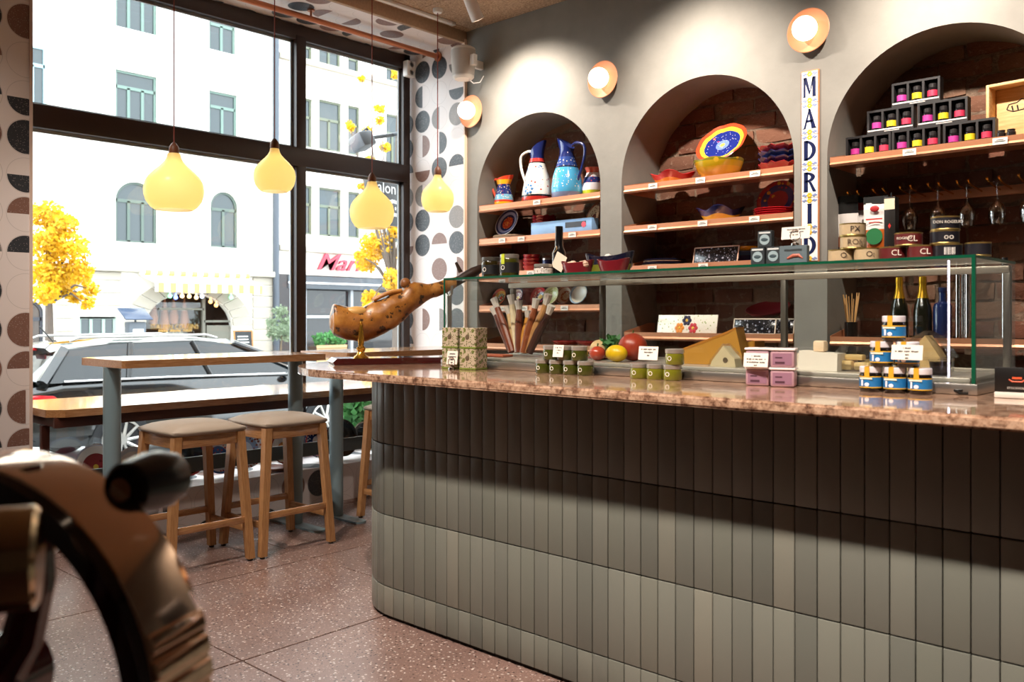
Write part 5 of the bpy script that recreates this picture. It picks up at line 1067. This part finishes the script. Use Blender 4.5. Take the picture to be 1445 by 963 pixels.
# ================================================================ ON THE WORKTOP IN FRONT OF THE CASE
YFW = 2.70
LEAFY = ceramic('box_foliage', 'z', -1, 1, [(0, 'b3a58e')], [(45, .34, '6d7440'), (70, .30, '8a7c66'), (110, .30, '4f5524')])
for (px, k, lab) in ((643, 0, 'leaf patterned cube box under the pair, at the ham side'), (668, 0, 'leaf patterned cube box under the pair, at the jar side'), (643, 1, 'leaf patterned cube box on top at the ham side'), (668, 1, 'leaf patterned cube box on top at the jar side')):
    p = on(px, YFW-.02, ZT+k*.0905); t = T('patterned_box', lab, 'box', p, .15, 'leaf patterned boxes'); P('carton', MB().rbox(-.043, .043, -.043, .043, 0, .09, .002, 1), LEAFY, t); P('green_rim', MB().box(-.0435, .0435, -.0435, .0435, .001, .008), M('6a7a2a', .6), t); P('bee_mark', MB().sphere((0, -.0435, .05), .011, 10, 5, (1, .1, 1.1)), M('5a4a34', .6), t)
card(on(637, YFW-.085, ZT), .058, .058, [.5, .7, .25, .15], 'white price card clipped in front of the leaf patterned boxes', .15, 'ring')
JO = M('3b3f12', .1, coat=.6); JG = M('6b6a1a', .1, coat=.6)
def row(pxs, z, mat, labs, grp, r=.034, h=.056, lid=LIDS, Y=YFW):
    for px, lab in zip(pxs, labs): small_jar(px, z, r, h, mat, lid, lab, None, Y, 'O', grp)
xs_ = atY(770, 0, YFW).x
def rowx(x0, n, dx, z, mat, labs, grp, **k):
    for i in range(n): small_jar(0, z, k.get('r', .034), k.get('h', .056), mat, k.get('lid', LIDS), labs[i], k.get('label'), YFW, k.get('mark', 'O'), grp, k.get('seal'), x0+i*dx)
rowx(atY(767, 0, YFW).x, 4, .0715, ZT, JO, ['dark green jar at the sausage end of the bottom row', 'dark green jar second in the bottom row from the sausages', 'dark green jar third in the bottom row from the sausages', 'dark green jar at the fruit end of the bottom row'], 'dark green jars before the sausages')
rowx(atY(778, 0, YFW).x, 3, .0715, ZT+.0565, JO, ['dark green jar on top at the sausage end', 'dark green jar on top behind the price card', 'dark green jar on top at the fruit end'], 'dark green jars before the sausages')
card(on(787, YFW-.040, ZT+.0565), .052, .048, [.62, .4, .2], 'white price card against the dark green jars')
rowx(atY(902, 0, YFW).x, 3, .0715, ZT, JG, ['golden olive jar at the fruit end of the bottom row', 'golden olive jar in the middle of the bottom row', 'golden olive jar at the cheese end of the bottom row'], 'golden olive jars before the cheese')
rowx(atY(952, 0, YFW).x, 1, .07, ZT+.0565, JG, ['golden olive jar standing on top of the golden row'], 'golden olive jars before the cheese')
card(on(914, YFW-.005, ZT+.0565), .084, .05, [.75, .42, .2], 'white price card standing on the golden olive jars')
PINK = M('a9848d', .4); LIDW = M('e4d6d4', .35)
for (px, k, lab) in ((1071, 0, 'pink tub under the price card in the bottom pair'), (1106, 0, 'pink tub of the bottom pair at the white cheese side'), (1071, 1, 'pink tub behind the tilted price card'), (1106, 1, 'pink tub on top at the white cheese side')):
    t = T('pink_tub', lab, 'tub', on(px, YFW, ZT+k*.0625), .3, 'pink tubs'); P('tub', MB().rbox(-.038, .038, -.034, .034, 0, .054, .007), PINK, t); P('lid', MB().rbox(-.041, .041, -.037, .037, .0545, .062, .003), LIDW, t)
    P('label', MB().box(-.030, .03, -.0348, -.0341, .008, .046), M('8d667a', .5), t); P('label_print', MB().box(-.022, .0, -.0354, -.0349, .03, .034).box(-.022, .008, -.0354, -.0349, .012, .019), M('4a2a38', .5), t)
card(on(1066, YFW-.055, ZT+.062-.012), .082, .046, [.35, .75, .72, .12], 'white price card tilted against the pink tubs', .1)
def mk_bluelabel():
    n = NT('blue_jar_label'); sp_ = n.n('ShaderNodeSeparateXYZ'); n.put(sp_.inputs[0], n.coord('Object')); z = sp_.outputs[2]
    c = n.ramp(n.m_('DIVIDE', z, .075), [(0, 'd8a81e'), (.20, '1f6ea8'), (.585, 'd8a81e')], True); return n.fin(c, .4)
BLAB = mk_bluelabel(); KB = M('17100e', .12, coat=.5); SEAL = M('d09a1c', .6)
bx0 = atY(1229, 0, YFW).x
for (i, k, lab) in ((0, 0, 'blue labelled chocolate jar at the cheese tub end of the bottom row'), (1, 0, 'blue labelled chocolate jar in the middle of the bottom row'), (2, 0, 'blue labelled chocolate jar at the LED strip end of the bottom row'), (.45, 1, 'blue labelled chocolate jar in the second row beside the price card'), (1.5, 1, 'blue labelled chocolate jar behind the price card in the second row'), (.95, 2, 'blue labelled chocolate jar at the top of the pyramid')):
    t = small_jar(0, ZT+k*.0765, .033, .076, KB, M('d9d6dc', .35), lab, BLAB, YFW, None, 'blue chocolate jar pyramid', SEAL, bx0+i*.071)
    P('white_figure', MB().box(-.016, -.011, -.0345, -.0336, .018, .036).sphere((0, -.034, .022), .006, 8, 5, (1.2, .1, 1)), M('e8e4ec', .5), t); P('name_print', MB().box(-.02, .016, -.0345, -.0336, .038, .043), M('e0dcc8', .5), t)
card(Vector((bx0+.118, YFW-.042, ZT+.088)), .088, .044, [.24, .76, .1, .18], 'white price card held before the blue jar pyramid')
# card holder and till screen at the right end
t = T('sign_holder', 'small black counter sign with orange logo on a white block', 'sign', (-.615, 2.735, ZT), .1); P('block', MB().rbox(-.055, .055, -.012, .03, 0, .016, .002), M('d8cfc4', .5), t); P('panel', MB().rbox(-.055, .055, -.004, .004, .0165, .085, .001), M('0f0d0d', .35), t)
P('orange_logo', MB().tube([(-.02, -.0045, .052), (-.012, -.0045, .046), (.012, -.0045, .046), (.02, -.0045, .052)], .0022, 6).box(-.012, .012, -.005, -.0041, .053, .059), M('c8502a', .5), t); text('panel_print', 'STOCKHOLM', .008, M('c9c2ba', .5), t, (0, -.0045, .028), FACE, .0002)
t = T('till_screen', 'black till screen on a stand past the LED strip end of the glass case', 'screen', (-.40, 2.98, ZT)); P('foot', MB().rbox(-.1, .1, -.08, .08, 0, .012, .003), BLACK, t); P('stand', MB().rbox(-.02, .02, -.015, .015, .012, .25, .003), BLACK, t); P('screen', MB().rbox(-.19, .17, -.02, .0, .20, .52, .006), M('0a0a0b', .3), t)
# ================================================================ FOOD INSIDE THE CASE
def inn(px, Y=2.93): return on(px, Y, ZC)
random.seed(21)
t = T('sausage_bundle', 'bundle of cured sausages in clear bags in the case behind the dark green jars', 'sausages', inn(735, 2.97))
for k in range(9):
    a = -.9+k*.2; c = ['5a2a1c', '7a3a22', 'c9a878', 'd8c4a0', '6a3420', 'c98a3a', '8a4a2a', 'b08050', '3f2018'][k]; L_ = random.uniform(.17, .25); b = Vector((-.07+k*.018, random.uniform(-.03, .03), .02))
    s = P('sausage', MB().tube([b, b+Vector((math.sin(a)*.4*L_, .01, L_*.5)), b+Vector((math.sin(a)*.8*L_, .02, L_*.92))], [.017, .02, .014], 10), M(c, .35, 0, .3, 40), t)
    P('wrapper_tip', MB().tube([b+Vector((math.sin(a)*.78*L_, .02, L_*.9)), b+Vector((math.sin(a)*.95*L_, .02, L_*1.12))], [.013, .019], 8), M('cfc6bd', .25, 0, .15, 30), s)
P('meat_slices', MB().rbox(-.17, .0, -.12, -.05, 0, .012, .005), M('a8553a', .5, 0, .3, 30), t)
def fruit(name, px, Y, r, mat, lab, sc=(1, 1, 1), dz=0, stem=None, cat='fruit'):
    t = T(name, lab, cat, inn(px, Y)+Vector((0, 0, dz))); P('flesh', MB().sphere((0, 0, r*sc[2]), r, 20, 12, sc), mat, t)
    P('stalk', MB().tube([(0, 0, r*sc[2]*1.9), (.003, 0, r*sc[2]*2+.012)], .003, 6), M(stem or '4a5a24', .7), t)
fruit('red_tomato', 843, 2.90, .034, M('b5422c', .25, 0, .15, 12, coat=.3), 'red tomato at the sausage side of the fruit in the glass case', (1, 1, .88), cat='tomato')
fruit('lemon', 870, 2.87, .036, M('e0b414', .35, 0, .08, 60), 'yellow lemon lying in front of the other fruit in the case', (1.35, 1, .95))
fruit('melon', 846, 2.985, .042, M('c9a878', .6, 0, .2, 30), 'small netted tan melon behind the red tomato')
fruit('pomegranate', 893, 2.975, .060, M('a33a24', .35, 0, .6, 14), 'large red and yellow pomegranate beside the price card', (1, 1, .95))
lf = T('herb_bunch', 'bunch of green herb leaves lying between the fruit', 'herbs', inn(864, 2.99)); P('stalk', MB().tube([(-.03, 0, .01), (0, 0, .05), (.02, 0, .085)], .004, 6), M('4a5a2a', .7), lf); leafcloud('leaves', lf, [(0, 0, .075, .04), (-.03, 0, .065, .03), (.03, 0, .06, .03)], 160, .018, GLEAF, 14)
st2 = O('fruit_plate', MB().lathe([(.0001, 0), (.07, 0), (.09, .003), (.09, .004), (.0001, .004)], 28, cap=False), M('a8242a', .3), 'thin red plate with yellow rim under the lemon end of the fruit', 'plate', inn(858, 3.09))
def wedge(px, Y, pts, th_, rind, face, lab, rz=0):
    t = T('cheese_wedge', lab, 'cheese', inn(px, Y), rz); P('paste', MB().prism(pts, -th_/2, th_/2, 'y'), face, t); return t
GOUDA = M('b5802e', .45, 0, .12, 15); RIND = M('a86a1c', .5, 0, .1, 20); CRM = M('e0cfa8', .5, 0, .06, 25); WHT = M('e8dfd0', .55, 0, .06, 25)
w1 = wedge(1008, 2.99, [(-.115, 0), (.12, 0), (.125, .03), (.10, .135), (.06, .115), (-.115, .05)], .09, RIND, GOUDA, 'big golden cheese wedge rising behind the golden olive jars', .15); P('rind', MB().prism([(-.116, .048), (.06, .113), (.10, .134), (.10, .142), (.058, .122), (-.116, .057)], -.046, .046, 'y'), RIND, w1)
w2 = wedge(1046, 3.11, [(-.05, 0), (.07, 0), (.07, .09), (.04, .08)], .08, RIND, GOUDA, 'smaller golden cheese wedge behind the pale triangle'); P('rind', MB().prism([(.0702, 0), (.0702, .09), (.077, .088), (.077, 0)], -.041, .041, 'y'), RIND, w2)
w3 = wedge(1025, 2.865, [(-.052, 0), (.05, 0), (.045, .03), (0, .075), (-.045, .02)], .05, CRM, CRM, 'wrapped pale triangular cheese in front of the golden wedges'); P('film', MB().prism([(-.058, 0), (.056, 0), (.05, .034), (0, .083), (-.05, .024)], -.03, .03, 'y'), G_PLAS, w3); P('sticker', MB().cyl((.01, -.0255, .024), (.01, -.0265, .024), .01, n=14), M('6a5a48', .5), w3)
w4 = wedge(1162, 2.88, [(-.075, 0), (.06, 0), (.062, .058), (-.07, .066)], .07, WHT, WHT, 'white block of cheese beside the pink tubs'); P('crumb', MB().rbox(-.03, .01, -.02, .02, .062, .10, .008), M('e2c8a8', .5), w4)
w5 = wedge(1142, 3.0, [(-.05, 0), (.05, 0), (.05, .04), (-.05, .05)], .06, WHT, M('d8c8b0', .55), 'cream block of cheese behind the white block')
cl = T('clamshell_box', 'clear plastic clamshell of cut cheese behind the blue jar pyramid', 'container', inn(1207, 2.92)); P('cheese_pieces', MB().rbox(-.05, .0, -.035, .03, .004, .035, .006).rbox(.005, .055, -.03, .035, .004, .03, .006).rbox(-.03, .03, -.02, .02, .036, .055, .006), M('d8b87a', .5, 0, .15, 20), cl)
P('lower_shell', MB().lathe([(.055, .001), (.072, .04), (.075, .042)], 4, start=PI/4, cap=False), G_PLAS, cl); P('upper_shell', MB().lathe([(.075, .043), (.07, .06), (.05, .085), (.0001, .088)], 4, start=PI/4, cap=False), G_PLAS, cl)
c2_ = T('wedge_container', 'clear tray with a tall wrapped cheese wedge behind the price card', 'container', inn(1308, 3.0)); P('tray', MB().rbox(-.07, .07, -.05, .05, .001, .05, .006), G_PLAS, c2_); P('cheese', MB().prism([(-.055, .004), (.055, .004), (.05, .05), (.005, .12), (-.05, .06)], -.035, .035, 'y'), M('d2b078', .5, 0, .1, 20), c2_); P('film', MB().prism([(-.08, .05), (.085, .05), (.04, .115), (.005, .135), (-.05, .1)], -.045, .045, 'y'), G_PLAS, c2_)
c3_ = T('sauce_pot', 'small dark sauce pot with clear lid by the LED strip', 'pot', inn(1327, 2.88)); P('pot', MB().lathe([(.0001, 0), (.026, 0), (.032, .042), (.0001, .042)], 22), M('1c1412', .2), c3_); P('lid', MB().lathe([(.034, .0425), (.034, .049), (.0001, .05)], 22), G_PLAS, c3_)
# ================================================================ HAM ON ITS STAND
hp, hd = Vector((-3.455, 2.60, ZT)), Vector((.2257, .4209, 0)).normalized()
hz = math.atan2(hd.y, hd.x); HL = .80
def hs_(px, py):            # place in the vertical plane of the ham: (distance along the board, height)
    r = (px-CX)/F; d = Vector((r*CS-SN, r*SN+CS)); n = Vector((-hd.y, hd.x)); k = (n.x*hp.x+n.y*hp.y)/(n.x*d.x+n.y*d.y); q = d*k
    return (q-Vector((hp.x, hp.y))).dot(Vector((hd.x, hd.y))), H-(py-YH)/F*k-ZT
stn = T('ham_stand', 'dark mahogany ham stand with gold post and clamp on the worktop end', 'ham stand', hp, hz)
P('board', MB().prism([(-.09, 0), (-.10, .012), (-.08, .03), (.78, .03), (.80, .012), (.79, 0)], -.108, .085, 'y'), M('3d0f10', .12, 0, .2, 8, coat=.6), stn, (0, 0, .0005))
u0, h0 = hs_(506, 456)
P('gold_post', MB().lathe([(.036, 0), (.034, .008), (.022, .016), (.016, .03), (.021, .042), (.021, .05), (.013, .058), (.015, .085), (.010, h0-.05), (.006, h0-.035), (.008, h0-.03), (.002, h0-.022)], 20), GOLD, stn, (u0, -.072, .0305))
u1, h1 = hs_(634, 408); P('clamp_column', MB().cyl((u1, 0, .031), (u1, 0, h1-.035), .013, n=14), STEEL, stn); P('clamp_fork', MB().tube([(u1, -.05, h1+.015), (u1, -.045, h1-.025), (u1, 0, h1-.04), (u1, .045, h1-.025), (u1, .05, h1+.015)], .007, 8), STEEL, stn)
ol_ = [(465.5, 444, 462), (468, 436, 467), (471, 429, 473), (481.5, 431, 478), (496, 434, 481), (508.5, 434, 482), (523, 428, 479.5), (539.6, 420, 473), (554, 413.5, 464.6), (564.6, 410, 456), (573, 402, 449), (585, 399, 438), (598, 399.5, 428), (612, 399, 421), (627, 396, 415), (643, 390, 406), (658, 382, 397), (670, 376, 391), (678, 374, 386), (682, 377, 383)]
def mk_ham():
    n = NT('cured_ham'); co = n.coord('Object'); f = n.noise(co, 9, 5, .6); g = n.noise(co, 22, 4, .6)
    c = n.ramp(f, [(.32, '6a3d18'), (.5, '9c6428'), (.66, 'bd8644')]); c = n.mix(n.m_('MULTIPLY', n.m_('GREATER_THAN', g, .585), .9), c, L('22130a')); n.bump(f, .5, .01); return n.fin(c, .35, coat=.3)
HAM = mk_ham(); HOOF = M('2e1a0e', .5, 0, .4, 40); nn = 32; secs = []
for (px, a, b) in ol_:
    ua, za = hs_(px, a); ub, zb = hs_(px, b); secs.append(Vector((ua, (za+zb)/2, (za-zb)/2)))
secs = crv(secs, 4); hmb = MB(); vs = []
for (u, z, r) in secs:
    r = max(r, .006); wd = min(r*.85, .068)
    for k in range(nn):
        a = 2*PI*k/nn; q = Vector((u, wd*math.cos(a), z+r*math.sin(a))); e = mnoise.noise(q*14)*.007+mnoise.noise(q*38)*.003
        vs.append((q.x, q.y+math.cos(a)*e, q.z+math.sin(a)*e*min(1, r/.03)))
ns = len(secs)
def ham_faces(i0, i1): return [(i*nn+k, i*nn+(k+1) % nn, (i+1)*nn+(k+1) % nn, (i+1)*nn+k) for i in range(i0, i1) for k in range(nn)]
hc = int(ns*.78)
hm = T('cured_ham', 'whole cured ham leg with dark hoof end held on the mahogany stand', 'ham', hp, hz)
P('leg_meat', MB().add(vs[:(hc+1)*nn], ham_faces(0, hc)+[tuple(range(nn))]), HAM, hm, smooth=70)
P('hoof', MB().add(vs[hc*nn:], ham_faces(0, ns-1-hc)+[tuple((ns-1-hc)*nn+k for k in range(nn))]), HOOF, hm, smooth=70)
ua, za = hs_(482, 431); ub, zb = hs_(522, 437); uc, zc2 = hs_(560, 411)
P('cut_fat', MB().sphere(((ua+ub)/2, -.022, (za+zb)/2-.022), .055, 16, 8, (1.1, .6, .5)), M('cfa05a', .4, 0, .2, 30), hm)
P('skin_flap', MB().tube(crv([(uc-.12, -.02, zc2-.045), (uc-.05, -.025, zc2-.012), (uc+.02, -.02, zc2+.002)], 4), .016, 10, flat=.7), M('b87a34', .4, 0, .25, 30), hm)
uk, zk = hs_(572, 400); P('hock_knuckle', MB().sphere((uk, 0, zk), .03, 14, 8, (.9, .8, .9)), M('8a5526', .45, 0, .35, 30), hm)
uh, zh = hs_(650, 383); P('hoof_tip', MB().tube([(uh, 0, zh-.005), (uh-.025, 0, zh+.045)], [.012, .007], 8), M('3a2415', .5, 0, .3, 60), hm)
# ================================================================ MEAT SLICER IN THE FOREGROUND
fw = Vector((-SN, CS, 0)); rt = Vector((CS, SN, 0)); ax = (fw*math.cos(.26)+rt*math.sin(.26)).normalized()
C0 = rt*(-.575)+fw*.90+Vector((0, 0, .905))
sl = T('meat_slicer', 'dark red flywheel meat slicer with polished copper toned rim and black handle', 'meat slicer', (C0.x, C0.y, 0), math.atan2(ax.y, ax.x))
# local frame: x = wheel axle (pointing away to the right), y = across, z = up
zc = C0.z; R_ = .242; RED = M('560a14', .12, coat=.8)
def wheel_ring(prof, n=72): return MB().lathe(prof, n, cap=False)
WX = (0, PI/2, 0)
RIMM = M('dcbca4', .10, 1)
P('wheel_rim', wheel_ring([(R_-.012, .0), (R_, .004), (R_+.001, .02), (R_+.001, .080), (R_, .092), (R_-.014, .096), (R_-.02, .09), (R_-.02, .006), (R_-.012, 0)]), RIMM, sl, (0, 0, zc), WX)
P('rim_edge', wheel_ring([(R_-.03, -.006), (R_-.006, -.008), (R_-.002, .002), (R_-.028, .006), (R_-.03, -.006)]), M('1c0a10', .12, .3, coat=.6), sl, (0, 0, zc), WX)
for k in range(6):
    a = -.22+k*.105; P('rim_step', MB().rbox(.004, .092, -.010, .010, -.006, .0035, .003, 3), RIMM, sl, (0, -math.cos(a)*(R_+.001), zc+math.sin(a)*(R_+.001)), (PI/2-a, 0, 0))
for k in range(5):
    a = .5+k*2*PI/5; pts = [(.035, r*math.cos(a+(r/R_)*.9)*-1, zc+r*math.sin(a+(r/R_)*.9)) for r in (.03, .08, .14, .19, .232)]
    P('spoke', MB().tube(pts, [.028, .022, .019, .02, .026], 10), RED, sl)
P('hub', MB().cyl((-.03, 0, zc), (.09, 0, zc), .045, n=24), RED, sl)
hy, hzz = -.132, .203
P('handle', MB().lathe([(.024, 0), (.029, .004), (.034, .04), (.034, .06), (.029, .08), (.014, .088), (.0001, .089)], 24), M('0d0a0a', .25), sl, (.094, hy, zc+hzz), WX)
P('handle_bolt', MB().cyl((.088, hy, zc+hzz), (.096, hy, zc+hzz), .013, n=14), CHROME, sl)
def loc_(v): q = Matrix.Rotation(-math.atan2(ax.y, ax.x), 3, 'Z') @ (Vector(v)-Vector((C0.x, C0.y, 0))); return q
dE = rt*(-.430)+fw*.80+Vector((0, 0, 1.078)); dd = (rt*.92+fw*.38).normalized()
P('sharpener_drum', MB().tube([loc_(dE-dd*s_) for s_ in (.20, .09, .085, .078, .073, .004, 0)], [.047, .047, .043, .043, .047, .047, .042], 36), M('cdb592', .14, .95), sl, smooth=30)
P('slicer_body', MB().rbox(-.02, .24, -.02, .34, zc-.34, zc-.12, .05, 4), RED, sl); P('carriage_arm', MB().tube([(-.07, .10, zc-.16), (-.06, .0, zc-.15), (-.03, -.08, zc-.13)], [.03, .03, .026], 12), RED, sl)
P('drum_arm', MB().tube([(-.10, -.10, zc+.14), (-.10, -.06, zc-.02), (-.05, .02, zc-.16)], [.018, .02, .03], 10), RED, sl)
P('pedestal', MB().lathe([(.20, 0), (.20, .03), (.12, .06), (.09, .2), (.085, zc-.36), (.13, zc-.335)], 28), RED, sl, (.1, .16, 0))
